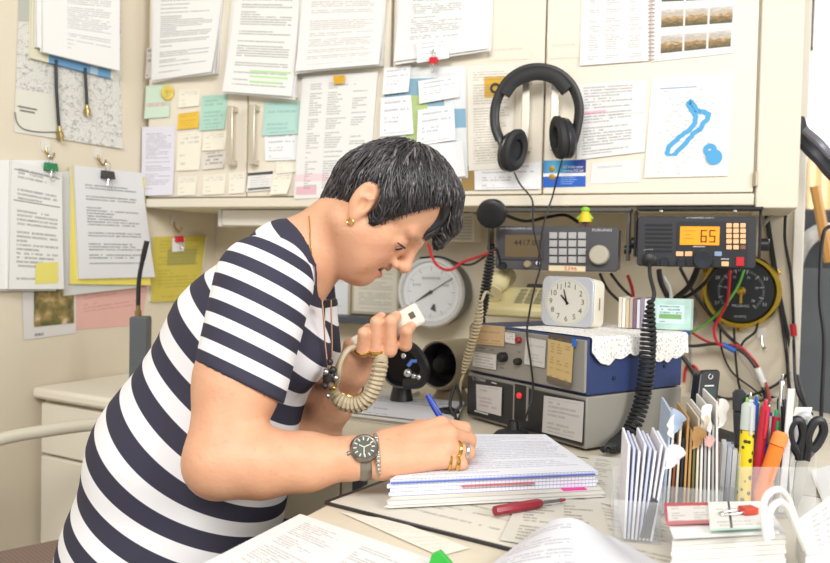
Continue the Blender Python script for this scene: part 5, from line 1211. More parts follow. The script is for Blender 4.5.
bb_ = solo('black_pouch', MB().box(Fr(P(728, 440, 1.30)*A(1, 1, 0)+A(0, 0, DESKZ+.001), unit(A(.9, -.25, 0)), ZZ), -.022, .03, 0, .045, -.03, .03, .01), M('pouch_black', '#262628', .5), 'black pouch lying right of the cordless phone', 'pouch', bev=.005)
# ---- pen pot
p0_ = onz(738, 519, DESKZ+.0052); PX = unit(A(.98, .06, 0)); PP = Fr(p0_, PX, ZZ, unit(A(.06, -.98, 0)))
clearbox('pen_pot', 'clear acrylic pen pot full of pens and scissors', 'pen pot', PP, .104, .07, .085)
def pen(label, base, top, r, mat, cap=None, capm=None, capL=.03, clip_=True, cat='pen', group='pens in the clear pot', tipm=None, n=14, flat_=1.0):
    """base, top: (x along pot, height, depth) in pot coordinates"""
    a, b = PP.p(base[0]+.015, *base[1:]), PP.p(top[0]+.013, *top[1:]); d = unit(b-a); L = np.linalg.norm(b-a)
    t = thing('pen' if cat == 'pen' else cat.replace(' ', '_'), label, cat, a, group)
    fr = Fr(a, unit(np.cross(d, A(0, 1, 0))), None if False else unit(np.cross(d, unit(np.cross(d, A(0, 1, 0))))), d)
    Lb = L-(capL if cap else 0)
    obj('barrel', MB().lathe(fr, [(r*.35, 0), (r*.5, .004), (r, .016), (r, Lb), (r*.8, Lb+.001)], n), mat, t)
    if cap:
        obj('cap', MB().lathe(fr, [(r*.8, Lb+.001), (r*1.06, Lb+.002), (r*1.0, L-.004), (r*.6, L)], n), capm, t)
    else:
        obj('button', MB().lathe(fr, [(r*.45, Lb), (r*.45, Lb+.008), (r*.3, Lb+.010), (0, Lb+.010)], 10), capm or steelM, t)
    if clip_:
        q = fr.p(0, -r*1.25, 0); yv = -fr.y if (fr.y@nB) < 0 else fr.y
        yv = PP.n-d*(PP.n@d); yv = unit(yv)
        cf = Fr(a, unit(np.cross(yv, d)), d, yv)
        obj('clip', MB().box(cf, -.0018, .0018, L-.042, L-.004, r, r+.0022), capm or mat, t, bev=.0004)
    return t
yM = M('pen_yellow', '#e3c51e', .35); t = NT(yM); v3 = t.n('ShaderNodeTexVoronoi'); v3.inputs['Scale'].default_value = 85; t.l(t.objc(), v3.inputs['Vector'])
t.l(t.mix(t.m('LESS_THAN', v3.outputs['Distance'], .27), lin('#e6c91f'), lin('#3b3a20')), t.b.inputs['Base Color'])
pen('thick yellow patterned pen with a clear cap', (-.002, .004, -.014), (.008, .148, -.024), .0088, yM, 1, M('cap_clear', '#d9dcdc', .15, alpha=.6), .038, group=None)
pen('light green slim pen beside the yellow one', (.006, .004, -.048), (.018, .140, -.050), .0042, M('pen_green', '#5fbf3a', .35), capm=M('pen_green2', '#7fd04a', .35), group=None)
pen('blue pen between the green and the red pens', (.009, .004, -.036), (.026, .144, -.040), .0046, M('pen_blue', '#2758b8', .35), capm=M('pen_blue'), group=None)
pen('red pen in the middle of the clear pot', (.017, .004, -.026), (.033, .142, -.028), .0062, M('pen_red', '#c22a3c', .35), capm=M('pen_red'), group=None)
pen('orange highlighter leaning at the front of the clear pot', (.016, .014, -.012), (.047, .112, -.010), .0098, M('highlighter', '#f0832c', .4), 1, M('highlighter_cap', '#f2944a', .4), .020, False, 'highlighter', None)
pen('dark blue pen behind the red pen', (.030, .004, -.030), (.043, .132, -.038), .0046, M('pen_navy', '#1f3f9a', .35), capm=steelM, group=None)
pen('crimson pen right of the orange highlighter', (.036, .004, -.030), (.052, .126, -.036), .0056, M('pen_crimson', '#b31f3f', .35), capm=M('pen_green3', '#2e9a5a', .4), group=None)
pen('white pen with a steel tip behind the blue pen', (.018, .004, -.045), (.024, .146, -.052), .0044, M('pen_white', '#dfe0e0', .35), capm=steelM, group=None)
pen('lime topped pen at the back of the clear pot', (.030, .004, -.052), (.036, .142, -.058), .0046, M('pen_lime', '#a6d22e', .35), capm=M('pen_lime'), group=None)
pen('slim black pen right of the white ruler', (.066, .004, -.030), (.064, .140, -.038), .0044, M('pen_black', '#232326', .35), capm=blackM, group=None)
pen('black marker behind the scissors', (.072, .004, -.050), (.070, .150, -.056), .0062, M('pen_black'), 1, blackM, .04, group=None)
pen('silver pen standing tall behind the white ruler', (.060, .004, -.048), (.068, .172, -.052), .0034, steelM, capm=steelM, group=None)
pen('dark felt pen at the back left of the clear pot', (.020, .004, -.060), (.014, .158, -.064), .009, M('pen_dark', '#2f2f33', .4), 1, M('pen_dark'), .03, False, group=None)
solo('ruler', MB().box(Fr(PP.p(.067, .003, -.018), unit(PP.x+ZZ*-.03), unit(ZZ+PP.x*.05), None), -.0045, .0045, 0, .165, -.0012, .0012), M('ruler_white', '#dedede', .3, alpha=.85), 'white plastic ruler standing in the clear pot', 'ruler')
def scissors(label, ox, oz, hM, s=1.0, tilt=.12):
    fr = Fr(PP.p(ox+.006, .004, oz), PP.x*s, unit(ZZ+PP.x*tilt), None); sc_ = .88
    t = thing('scissors', label, 'scissors', fr.o, 'scissors in the clear pot')
    for k in (-1, 1):
        mb = MB(); mb.prism(fr, [(k*.001*sc_, .0), (k*.009*sc_, .03*sc_), (k*.010*sc_, .075*sc_), (-k*.003*sc_, .085*sc_), (-k*.004*sc_, .02*sc_)], -.0012*(k+1)/2-.0004, .0012*(1-k)/2+.0004); obj('blade', mb, steelM, t)
        lp = [fr.p(k*x*sc_, y*sc_, .001*k) for x, y in ((.004, .078), (.006, .095), (.003, .115), (.010, .136), (.021, .137), (.026, .122), (.020, .104), (.012, .094), (.006, .086))]
        obj('handle', MB().tube(spline(lp, 6), .0052, 8, flat=1.2), hM, t)
scissors('black handled scissors at the right of the clear pot', .082, -.020, blackM, tilt=.10)
scissors('pale grey handled scissors behind the black pair', .076, -.062, M('handle_grey', '#b9b9bc', .4), tilt=.20)
solo('white_card', MB().box(Fr(PP.p(.086, .003, -.064), PP.x, unit(ZZ+PP.x*.22), None), -.008, .016, 0, .135, -.001, .001), M('card_offwhite', '#e9e6de', .5), 'off-white card strip at the back right of the clear pot', 'card')
# ---- index cards in front
ZB = DESKZ+.052
ic = thing('card_index', 'block of white index cards in a clear stand', 'card block', onz(725, 590, DESKZ))
qc = [onz(x, y, ZB) for x, y in ((676, 512), (768, 506), (786, 534), (672, 541))]
mb = MB()
K = 9
for k in range(K):
    za = DESKZ+.0052+(ZB-DESKZ-.0052)*k/K; zb_ = DESKZ+.0052+(ZB-DESKZ-.0052)*(k+1)/K-.0005; dx = .0012*math.sin(k*2.7)
    vs = [A(p[0]+dx, p[1]+dx*.6, za) for p in qc]+[A(p[0]+dx, p[1]+dx*.6, zb_) for p in qc]
    mb.add(vs, [(3, 2, 1, 0), (0, 1, 5, 4), (1, 2, 6, 5), (2, 3, 7, 6), (3, 0, 4, 7), (4, 5, 6, 7)])
obj('cards', mb, edgeM, ic, flat=True)
def ontop(label, q, mat, z, name, cat, th=.001, lift=None):
    return flat(label, q, mat, z, name, cat, None, th, lift, nu=4, nv=4)
ontop('red bordered printed card on the index card block', [(664, 503), (716, 502), (718, 523), (666, 525)], T_('card_red', paper='#e2dcd6', ink='#8f8a88', rows=9, seed=4, words=14, cols=2, blend=.5, extra=[(0, 1, 0, .16, '#c0525a'), (0, .05, 0, 1, '#c0525a'), (0, 1, .84, 1, '#c9777b')]), ZB+.006, 'printed_card', 'card')
ontop('white printed card with a black line on the index card block', [(708, 502), (766, 501), (772, 528), (710, 531)], T_('card_line', paper='#eceae4', ink='#a3a09c', rows=9, seed=6, words=10, gap=.4, blend=.5, extra=[(.33, .37, 0, 1, '#3e3c3c'), (0, 1, .93, 1, '#bfe0d2')]), ZB+.008, 'printed_card', 'card')
ontop('white loose card at the front of the index card block', [(668, 524), (776, 521), (780, 534), (674, 539)], paperM, ZB+.003, 'loose_card', 'card')
bc_ = thing('bulldog_clip', 'red clip with a wire loop on the white printed card', 'clip', onz(748, 512, ZB+.012)); fb = Fr(onz(748, 513, ZB+.0105), unit(A(.95, .25, 0)), unit(A(-.25, .95, 0)), ZZ)
obj('jaw', MB().box(fb, -.009, .009, -.007, .007, 0, .007, .002), M('clip_red2', '#c4452f', .4), bc_, bev=.001)
obj('wire_handle', MB().tube(spline([fb.p(-.008, .004, .003), fb.p(-.020, .005, .002), fb.p(-.034, .003, .0015), fb.p(-.034, -.003, .0015), fb.p(-.020, -.005, .002), fb.p(-.008, -.004, .003)], 5), .0009, 6), steelM, bc_)
# clear lip stand edge
obj('stand', MB().box(Fr(onz(668, 546, DESKZ+.0052), unit(A(.93, .12, 0)), ZZ), .006, .010, 0, .040, -.05, .0), clearM, ic)
# ---- desk calendar with white arched rings
dc = thing('desk_calendar', 'white desk calendar with tall arched rings at the right edge', 'calendar', onz(815, 565, DESKZ))
q0, q1, q2, q3 = P(797, 520, .90), P(850, 482, .99), P(862, 545, .90), P(806, 556, .84)
def cf_(u, v): return (q0*(1-u)+q1*u)*(1-v)+(q3*(1-u)+q2*u)*v
mb = MB(); mb.grid(cf_, 4, 4); obj('page', mb, T_('cal_grid', paper='#d9d8d4', ink='#8f8d8b', rows=9, seed=51, cols=5, words=20, gap=.1, blend=.5, fill=.45), dc, recalc=False)
mb = MB(); nn = unit(np.cross(q1-q0, q3-q0)); nn = -nn if nn[2] > 0 else nn
vs = [q0, q1, q2, q3]; lowv = [p*A(1, 1, 0)+A(0, 0, DESKZ+.0052) for p in vs]; v8 = [p+nn*.001 for p in vs]+lowv
mb.add(v8, [(0, 1, 2, 3), (7, 6, 5, 4), (0, 4, 5, 1), (1, 5, 6, 2), (2, 6, 7, 3), (3, 7, 4, 0)]); obj('stand', mb, M('white_plastic'), dc, flat=True)
for pts in ([(767, 541), (763, 515), (765, 499), (772, 491), (780, 490), (787, 497), (793, 513), (802, 541)], [(771, 538), (769, 517), (773, 506), (780, 502), (787, 507), (793, 520), (800, 536), (806, 549)]):
    yv = [.865]*len(pts); 
    obj('ring', MB().tube(spline([P(x, y, .790+.006*k) for k, (x, y) in enumerate(pts)], 6), .0036, 8), M('white_plastic'), dc)
mt_ = flat('dark violet grey mat under the desk calendar', [(786, 535), (860, 500), (900, 620), (780, 600)], M('mat_violet', '#6c6876', .6), DESKZ+.0002, 'desk_mat', 'mat', thick=.0008)
flat('loose pale papers at the right end of the desk', [(812, 470), (870, 455), (880, 500), (826, 505)], paperM, DESKZ+.001, 'paper_pile', 'paper pile', thick=.006, n=3, jit=.004)
# ================================================================== THE WOMAN AT THE DESK
class SDF:
    """smooth union of simple solids, meshed with surface nets"""
    def __init__(s): s.pr = []
    def add(s, fn, lo, hi, k=.012, op=1): s.pr.append((fn, np.array(lo, float), np.array(hi, float), k, op)); return s
    def cone(s, a, b, r1, r2=None, k=.012, op=1, sy=1.0, yc=0.0):
        a, b = A(a), A(b); r2 = r1 if r2 is None else r2
        def sc(p): 
            return p if sy == 1.0 else (p-np.array([0, yc, 0]))/np.array([1, sy, 1])+np.array([0, yc, 0])
        a2, b2 = sc(a), sc(b); ba = b2-a2; l2 = max(ba@ba, 1e-9)
        def fn(p):
            q = sc(p)-a2; h = np.clip(q@ba/l2, 0, 1)
            return np.linalg.norm(q-h[:, None]*ba, axis=1)-(r1+(r2-r1)*h)
        R = max(r1, r2)*sy
        return s.add(fn, np.minimum(a, b)-R, np.maximum(a, b)+R, k, op)
    def chain(s, pts, rs, k=.006):
        for i in range(len(pts)-1): s.cone(pts[i], pts[i+1], rs[i], rs[i+1], k)
        return s
    def ell(s, c, r, ax, k=.012, op=1):
        c = A(c); r = np.array(r, float); Mx = np.array(ax).T
        def fn(p):
            q = (p-c)@Mx; k0 = np.linalg.norm(q/r, axis=1); k1 = np.linalg.norm(q/(r*r), axis=1)
            return k0*(k0-1)/np.maximum(k1, 1e-6)
        R = r.max(); return s.add(fn, c-R, c+R, k, op)
    def __call__(s, p, idx=None):
        d = np.full(len(p), 1.0)
        for i in (range(len(s.pr)) if idx is None else idx):
            fn, lo, hi, k, op = s.pr[i]; q = fn(p)
            if op > 0:
                h = np.maximum(k-np.abs(d-q), 0)/k; d = np.minimum(d, q)-h*h*k*.25
            else:
                q = -q; h = np.maximum(k-np.abs(d-q), 0)/k; d = np.maximum(d, q)+h*h*k*.25
        return d
    def grad(s, p, e=.0012):
        g = np.stack([s(p+np.eye(3)[i]*e)-s(p-np.eye(3)[i]*e) for i in range(3)], 1)
        return g/np.maximum(np.linalg.norm(g, axis=1, keepdims=True), 1e-9)
    def mesh(s, h, post=None, pad=.03):
        lo = np.min([p[1] for p in s.pr if p[4] > 0], axis=0)-pad; hi = np.max([p[2] for p in s.pr if p[4] > 0], axis=0)+pad
        N = np.ceil((hi-lo)/h).astype(int)+1; B = 24
        keys = []; pos = []; quads = []
        for bx in range(0, N[0], B):
            for by in range(0, N[1], B):
                for bz in range(0, N[2], B):
                    b0 = np.array([bx, by, bz]); n = np.minimum(b0+B+2, N+2)-b0        # grid points of the block, one layer over
                    c0 = lo+(b0-1)*h; c1 = c0+n*h; idx = [i for i, p in enumerate(s.pr) if np.all(p[1]-p[3]-.02 < c1) and np.all(p[2]+p[3]+.02 > c0)]
                    if not any(s.pr[i][4] > 0 for i in idx): continue
                    ctr = (c0+c1)/2; dc = s(ctr[None], idx)[0]
                    if abs(dc) > np.linalg.norm(c1-c0)*.5*1.6+.03: continue
                    g = np.stack(np.meshgrid(*[np.arange(n[i]+1) for i in range(3)], indexing='ij'), -1)
                    P_ = (c0+g.reshape(-1, 3)*h); d = s(P_, idx)
                    if post is not None: d = post(P_, d)
                    d = d.reshape(n+1)
                    ins = d < 0
                    c = np.zeros(n, int); 
                    for i in (0, 1):
                        for j in (0, 1):
                            for k in (0, 1): c += ins[i:i+n[0], j:j+n[1], k:k+n[2]]
                    act = np.argwhere((c > 0) & (c < 8))
                    if len(act) == 0: continue
                    acc = np.zeros((len(act), 3)); cnt = np.zeros(len(act))
                    for ax in range(3):
                        for u in (0, 1):
                            for v in (0, 1):
                                o = np.zeros(3, int); oth = [q for q in range(3) if q != ax]; o[oth[0]] = u; o[oth[1]] = v
                                i0 = act+o; i1 = i0.copy(); i1[:, ax] += 1
                                d0 = d[i0[:, 0], i0[:, 1], i0[:, 2]]; d1 = d[i1[:, 0], i1[:, 1], i1[:, 2]]; m = (d0 < 0) != (d1 < 0)
                                t = np.where(m, d0/np.where(m, d0-d1, 1), 0); pt = i0.astype(float); pt[:, ax] += t
                                acc[m] += pt[m]; cnt[m] += 1
                    vp = c0+acc/cnt[:, None]*h; gk = act+(b0-1)
                    key = (gk[:, 0]+2)*(N[1]+6)*(N[2]+6)+(gk[:, 1]+2)*(N[2]+6)+gk[:, 2]+2
                    keys.append(key); pos.append(vp)
                    st = np.array([(N[1]+6)*(N[2]+6), N[2]+6, 1])
                    for ax in range(3):
                        o1, o2 = [q for q in range(3) if q != ax]
                        if ax == 1: o1, o2 = o2, o1
                        sl = [slice(1, 1+min(B, n[q]-1)) for q in range(3)]
                        a = ins[sl[0], sl[1], sl[2]]; sh = list(sl); sh[ax] = slice(sl[ax].start+1, sl[ax].stop+1)
                        b_ = ins[sh[0], sh[1], sh[2]]
                        e = np.argwhere(a != b_)
                        if len(e) == 0: continue
                        fl = a[e[:, 0], e[:, 1], e[:, 2]]; gi = e+1+(b0-1)
                        kk = (gi[:, 0]+2)*st[0]+(gi[:, 1]+2)*st[1]+gi[:, 2]+2
                        q = np.stack([kk, kk-st[o1], kk-st[o1]-st[o2], kk-st[o2]], 1)
                        q[~fl] = q[~fl][:, ::-1]; quads.append(q)
        keys = np.concatenate(keys); pos = np.concatenate(pos); uk, ui = np.unique(keys, return_index=True); V = pos[ui]
        Q = np.concatenate(quads); ix = np.searchsorted(uk, Q); ix = np.clip(ix, 0, len(uk)-1); ok = np.all(uk[ix] == Q, axis=1)
        return V, ix[ok]
def meshobj(name, V, F, mats, parent, attrs=None):
    loc = A(parent['_loc']); me = bpy.data.meshes.new(name)
    me.vertices.add(len(V)); me.vertices.foreach_set('co', (V-loc).ravel())
    n = F.shape[1]; me.loops.add(len(F)*n); me.loops.foreach_set('vertex_index', F.ravel().astype(np.int32))
    me.polygons.add(len(F)); me.polygons.foreach_set('loop_start', np.arange(0, len(F)*n, n, dtype=np.int32))
    me.update(calc_edges=True); me.validate()
    me.polygons.foreach_set('use_smooth', [True]*len(me.polygons))
    for m in (mats if isinstance(mats, list) else [mats]): me.materials.append(m)
    for nm, val in (attrs or {}).items():
        if val.ndim == 2:
            at = me.color_attributes.new(nm, 'FLOAT_COLOR', 'POINT'); at.data.foreach_set('color', np.concatenate([val, np.ones((len(V), 1))], 1).ravel().astype(np.float32))
        else:
            at = me.attributes.new(nm, 'FLOAT', 'POINT'); at.data.foreach_set('value', val.astype(np.float32))
    o = bpy.data.objects.new(name, me); COL.objects.link(o); o.parent = parent; o['_loc'] = tuple(loc); return o

woman = thing('person', 'woman with short dark hair in a striped top writing and holding a cream handset', 'person', P(150, 590, 1.30)*A(1, 1, 0))
# ---- pose
SH, EL, WR = P(258, 282, 1.165), P(220, 462, 1.075), P(376, 456, 1.09)
SHl, ELl, WRl = P(300, 272, 1.46), P(313, 436, 1.37), P(349, 377, 1.30)
HY = math.radians(8); HT = math.radians(50)
hf = A(math.cos(HT)*math.cos(HY), -math.cos(HT)*math.sin(HY), -math.sin(HT)); hu = A(math.sin(HT)*math.cos(HY), -math.sin(HT)*math.sin(HY), math.cos(HT)); hl = np.cross(hu, hf)
HO = P(367, 203, 1.30)
def H(f, l, u): return HO+hf*f+hl*l+hu*u
def toH(p): q = p-HO; return q@hf, q@hl, q@hu
def HM(f, l, u): return H(f-.0065, l, u+.0065)
HAX = (hf, hl, hu); EAX = (unit(hf*.95+hu*.26), hl, unit(hu*.95-hf*.26))
NB = P(302, 257, 1.32)
def torso(S, g=0.0):
    yc = 1.315
    S.cone(P(262, 284, 1.20), P(294, 268, 1.44), .054+g, .054+g, .03)
    S.cone(P(288, 264, yc), P(247, 338, yc), .070+g, .116+g, .03, sy=1.22, yc=yc)
    S.cone(P(247, 338, yc), P(192, 462, yc), .116+g, .154+g, .03, sy=1.08, yc=yc)
    S.cone(P(192, 462, yc), P(172, 570, yc), .152+g, .170+g, .03, sy=1.06, yc=yc)
    for y_ in (1.245, 1.385): S.cone(P(296, 352, y_), P(280, 345, y_), .050+g, .06+g, .04)
    return S
S = SDF(); torso(S, -.004)
# neck and head
S.cone(H(-.004, 0, -.044), NB, .050, .060, .03)
S.cone(H(.010, 0, -.070), P(309, 280, 1.315), .034, .031, .03)
S.ell(H(.016, 0, .040), (.078, .074, .077), HAX, .02)
S.ell(H(.044, 0, .050), (.055, .060, .058), HAX, .02)
S.ell(H(.045, 0, -.012), (.054, .057, .062), HAX, .02)
for sg in (-1, 1):
    S.cone(HM(.010, sg*.050, -.046), HM(.082, sg*.016, -.084), .021, .016, .022)
    S.cone(H(.060, sg*.037, -.018), H(.070, sg*.032, -.030), .027, .024, .02); S.cone(H(.030, sg*.049, -.030), H(.068, sg*.030, -.058), .024, .022, .025)
    S.cone(H(.086, sg*.038, .030), H(.098, sg*.008, .026), .010, .010, .014)
    S.ell(H(.0065, sg*.076, .0075), (.0185, .0085, .033), EAX, .005)
S.cone(HM(.088, 0, -.083), HM(.080, 0, -.088), .017, .017, .02)
S.cone(HM(.074, 0, -.080), HM(.030, 0, -.070), .024, .024, .03)
S.ell(HM(.084, 0, -.045), (.020, .030, .028), HAX, .016)
for sg in (-1, 1): S.cone(H(.111, sg*.035, .008), H(.108, sg*.033, .006), .013, .014, .014, -1)
S.cone(H(.102, 0, .018), H(.1185, 0, -.015), .0070, .0100, .012)
S.cone(H(.1195, 0, -.0165), H(.115, 0, -.020), .0100, .0095, .006)
for sg in (-1, 1):
    S.cone(H(.108, sg*.012, -.0235), H(.101, sg*.014, -.023), .0074, .006, .005)
    S.cone(H(.0830, sg*.032, .0065), H(.0820, sg*.034, .0060), .0146, .0146, .004)
    S.cone(HM(.093, sg*.020, -.0485), HM(.1075, 0, -.0450), .0045, .0064, .005)
    S.cone(HM(.091, sg*.018, -.0590), HM(.1060, 0, -.0635), .0050, .0072, .005)
S.ell(HM(.104, 0, -.0545), (.015, .023, .0042), HAX, .003, -1)
for sg in (-1, 1):
    S.ell(H(.0125, sg*.086, .002), (.0085, .0095, .0135), EAX, .003, -1)
    S.ell(H(.0045, sg*.0855, .0225), (.0095, .0060, .0105), EAX, .003, -1)
    S.cone(H(.012, sg*.0835, .013), H(.016, sg*.0825, .020), .0022, .0018, .003)
    S.cone(H(.0180, sg*.074, -.021), H(.0175, sg*.074, -.018), .0080, .0080, .006)
# right arm
S.cone(SH, P(238, 380, 1.12), .056, .056, .03); S.cone(P(238, 380, 1.12), EL, .056, .047, .03)
S.cone(EL, P(262, 463, 1.075), .046, .0445, .02); S.cone(P(262, 463, 1.075), P(305, 462, 1.08), .0445, .037, .02); S.cone(P(305, 462, 1.08), P(354, 458, 1.087), .037, .0272, .02); S.cone(P(354, 458, 1.087), WR, .0272, .0240, .015)
# right hand, writing
RM = [P(441, 425, 1.150), P(449, 434, 1.132), P(447, 448, 1.117), P(440, 461, 1.108)]
RP = [P(464, 429, 1.180), P(469, 440, 1.160), P(468, 452, 1.132), P(461, 464, 1.114)]
RD = [P(467, 445, 1.200), P(468, 453, 1.180), P(463, 461, 1.155), P(457, 463, 1.137)]
RT = [P(460, 451, 1.182), P(457, 457, 1.165), P(452, 461, 1.145), P(447, 461, 1.138)]
for i, r in enumerate((.0112, .0114, .0108, .0098)):
    w0 = WR+(RM[i]-WR)*.12+A(0, .006, .010)*(1.2-i*.8)
    S.cone(w0, RM[i], .0185, r+.0012, .014)
    S.cone(RM[i], RP[i], r+.0006, r-.0004, .005); S.cone(RP[i], RD[i], r-.0004, r-.0014, .003); S.cone(RD[i], RT[i], r-.0014, r-.0026, .003)
S.cone(P(395, 448, 1.115), P(425, 455, 1.12), .020, .016, .015)
RTH = [P(392, 443, 1.125), P(420, 430, 1.175), P(446, 438, 1.200), P(461, 446, 1.195)]
S.chain(RTH, (.018, .0145, .0112, .0085), .008)
for i in range(3): S.cone(WR+(RM[i]-WR)*.35+A(0, -.006, .012), RM[i]+A(0, -.003, .006), .004, .0035, .008)   # tendons
# left arm and hand round the handset
S.cone(SHl, ELl, .052, .044, .03); S.cone(ELl, P(332, 404, 1.335), .041, .034, .02); S.cone(P(332, 404, 1.335), WRl, .034, .0245, .015)
LX = (363.5, 376.5, 391, 406.5); LB = (351.5, 352.5, 350.5, 345); LT = (333, 322, 321, 331)
LM = [P(x-13, y-5, 1.295) for x, y in zip(LX, (350, 349, 346, 342))]
LBp = [P(x-1, y, 1.238) for x, y in zip(LX, LB)]; LTp = [P(x, y, 1.225) for x, y in zip(LX, LT)]
LTi = [P(x+5, y-5, 1.245) for x, y in zip(LX, LT)]
for i, r in enumerate((.0098, .0106, .0108, .0100)):
    S.cone(WRl+(LM[i]-WRl)*.15, LM[i], .019, r+.001, .016)
    S.cone(LM[i], LBp[i], r+.0008, r, .006); S.cone(LBp[i], LTp[i], r, r-.0008, .0025); S.cone(LTp[i], LTi[i], r-.0008, r-.0022, .0025)
S.cone(P(356, 362, 1.30), P(375, 343, 1.30), .021, .017, .015)
S.chain([P(352, 360, 1.315), P(378, 333, 1.315), P(402, 318, 1.30), P(416, 313, 1.275)], (.017, .0135, .0112, .0085), .008)
V, F = S.mesh(.0028, lambda p, d: np.maximum(d, .515-p[:, 2]))
_in = np.ones(len(V), bool)                                  # the hand rests on the pad: flatten what would sink into it
for i in range(4):
    a, b = cN[i], cN[(i+1) % 4]; _in &= ((b[0]-a[0])*(V[:, 1]-a[1])-(b[1]-a[1])*(V[:, 0]-a[0])) < .0006
V[:, 2] = np.where(_in & (V[:, 2] < z2+.0009) & (V[:, 2] > z2-.03), z2+.0009, V[:, 2])
# skin's own colours: lips, brows, lash line, nails; nostril shade is painted in
f_, l_, u_ = toH(V); base = np.array(lin('#dba684')[:3])
col = np.tile(base, (len(V), 1)); rng = np.random.default_rng(3)
def mixc(mask, c, a=1.0): 
    global col
    m = (np.clip(mask, 0, 1)*a)[:, None]; col = col*(1-m)+np.array(lin(c)[:3])*m
nz = np.array([mnoise.noise(Vector(v*38)) for v in V]); nz2 = np.array([mnoise.noise(Vector(v*150)) for v in V])
mixc(np.clip(nz*.9+.1, 0, 1), '#cd8c69', .42); mixc(np.clip(-nz*.9, 0, 1), '#e2b08e', .5); mixc(np.clip((nz2-.50)*6, 0, 1), '#bd8059', .28)
def seg(a, b, r):
    a, b = A(a), A(b); ba = b-a; h = np.clip(((V-a)@ba)/(ba@ba), 0, 1); return np.clip((r-np.linalg.norm(V-a-h[:, None]*ba, axis=1))/(r*.35), 0, 1)
for sg in (-1, 1):
    mixc(seg(HM(.0935, sg*.020, -.0490), HM(.111, 0, -.0465), .0068), '#b9605a', .8); mixc(seg(HM(.0925, sg*.018, -.0590), HM(.110, 0, -.0625), .0076), '#bd5f5c', .8)
    mixc(seg(H(.084, sg*.050, .027), H(.101, sg*.028, .031), .0060), '#94705c', .35); mixc(seg(H(.101, sg*.028, .031), H(.106, sg*.016, .028), .0055), '#94705c', .3)
    mixc(seg(H(.090, sg*.047, .001), H(.099, sg*.034, -.002), .006), '#a8765f', .55)
    mixc(seg(H(.072, sg*.046, -.022), H(.080, sg*.034, -.028), .026), '#d08a70', .35)
    mixc(seg(H(.112, sg*.0085, -.030), H(.108, sg*.010, -.031), .004), '#6a3a2c', .8)
mixc(seg(H(.118, 0, -.02), H(.117, 0, -.021), .014), '#d39078', .3)
mixc(np.clip((.014-np.sqrt(((f_-.0975)/1.0)**2+(l_*.7)**2+((u_+.048)*3)**2))*200, 0, 1), '#7b3a38', .8)
for p_ in LTi: mixc(seg(p_+A(.0, -.006, .004), p_+A(.002, -.006, .006), .006), '#e8b7a4', .7)
skin = M('skin', '#d8a283', .48); t = NT(skin); at = t.n('ShaderNodeAttribute', attribute_name='tint'); t.l(at.outputs['Color'], skin.node_tree.nodes['Principled BSDF'].inputs['Base Color'])
b_ = skin.node_tree.nodes['Principled BSDF']; b_.inputs['Subsurface Weight'].default_value = .12; b_.inputs['Subsurface Radius'].default_value = (.012, .005, .003); b_.inputs['Specular IOR Level'].default_value = .4
bp2 = t.n('ShaderNodeBump'); bp2.inputs['Strength'].default_value = .7; bp2.inputs['Distance'].default_value = .0012; t.l(t.noise(t.objc(), 130.0, 5.0), bp2.inputs['Height']); t.l(bp2.outputs[0], b_.inputs['Normal'])
meshobj('body', V, F, skin, woman, {'tint': col})
# eyes
for sg in (-1, 1):
    ce = H(.0852, sg*.0322, .0035); mb = MB(); mb.sphere(ce, .0123, Fr(ce, hf, hl, hu), 20, 14)
    eb = obj('eye', mb, M('eye_white', '#e2d9d2', .2), woman)
    d = unit(hf*.85-hu*.45-hl*.1); ir = Fr(ce+d*.0112, unit(np.cross(hl, d)), None if False else unit(np.cross(d, unit(np.cross(hl, d)))), d)
    obj('iris', MB().lathe(ir, [(.0066, -.0004), (.0045, .0015), (0, .0020)], 16), M('iris', '#3a2a20', .15), eb)
    obj('lash', MB().tube(spline([H(.0872, sg*.0470, .0045), H(.0965, sg*.0405, .0060), H(.0998, sg*.0320, .0058), H(.0975, sg*.0225, .0055)], 5), [.0013]*16, 6), M('lash', '#2a201c', .5), eb)

# ---- hair
hs = SDF(); hs.ell(H(.016, 0, .046), (.084, .081, .087), HAX, .02); hs.cone(H(-.026, 0, .02), H(-.018, 0, -.030), .046, .030, .03); hs.ell(H(.040, 0, .070), (.066, .070, .066), HAX, .02); hs.cone(H(-.034, 0, .0), H(-.032, 0, -.048), .032, .015, .03)
for (l1, l2, r, e) in ((.0, .012, .021, 0), (.026, .034, .021, .004), (.048, .052, .018, .0)):
    hs.cone(H(.072, l1, .106), H(.105, l2, .078), r, r*.75, .02); hs.cone(H(.105, l2, .078), H(.122, l2, .046-e), r*.75, .004, .012)
for sg in (-1, 1): hs.cone(H(.028, sg*.072, .040), H(.040, sg*.071, .000), .013, .004, .012)
def hpost(p, d):
    q = p-HO; f, l, u = q@hf, q@hl, q@hu
    cut = (f-(.047+.40*u))*.9                                   # face side hairline
    fr_ = np.minimum(0.0, -(l+.004))                             # the fringe falls over the forehead on the far side
    cut = np.where((l > -.022) & (u > .036), np.minimum(cut, -.002+.0*cut), cut)
    cut2 = -(u+.052+.2*np.maximum(0, -.03-f))*np.where(f < .0, 1, 0)+np.where(f < 0, 0, -1)
    cut2 = np.where(f < -.004, -(u+.058), np.maximum(-(u+.006), -.5))
    ear = .0-(np.sqrt((((f-.0075)/.021)**2+((np.abs(l)-.080)/.030)**2+((u-.004)/.036)**2))-1)*.02
    return np.maximum(np.maximum(d, cut), np.maximum(cut2, ear))
HV, HF = hs.mesh(.0035, hpost)
nzh = np.array([mnoise.noise(Vector((v-HO)*26)) for v in HV])
hairc = np.array(lin('#2b292b')[:3])*(1+.35*nzh[:, None])
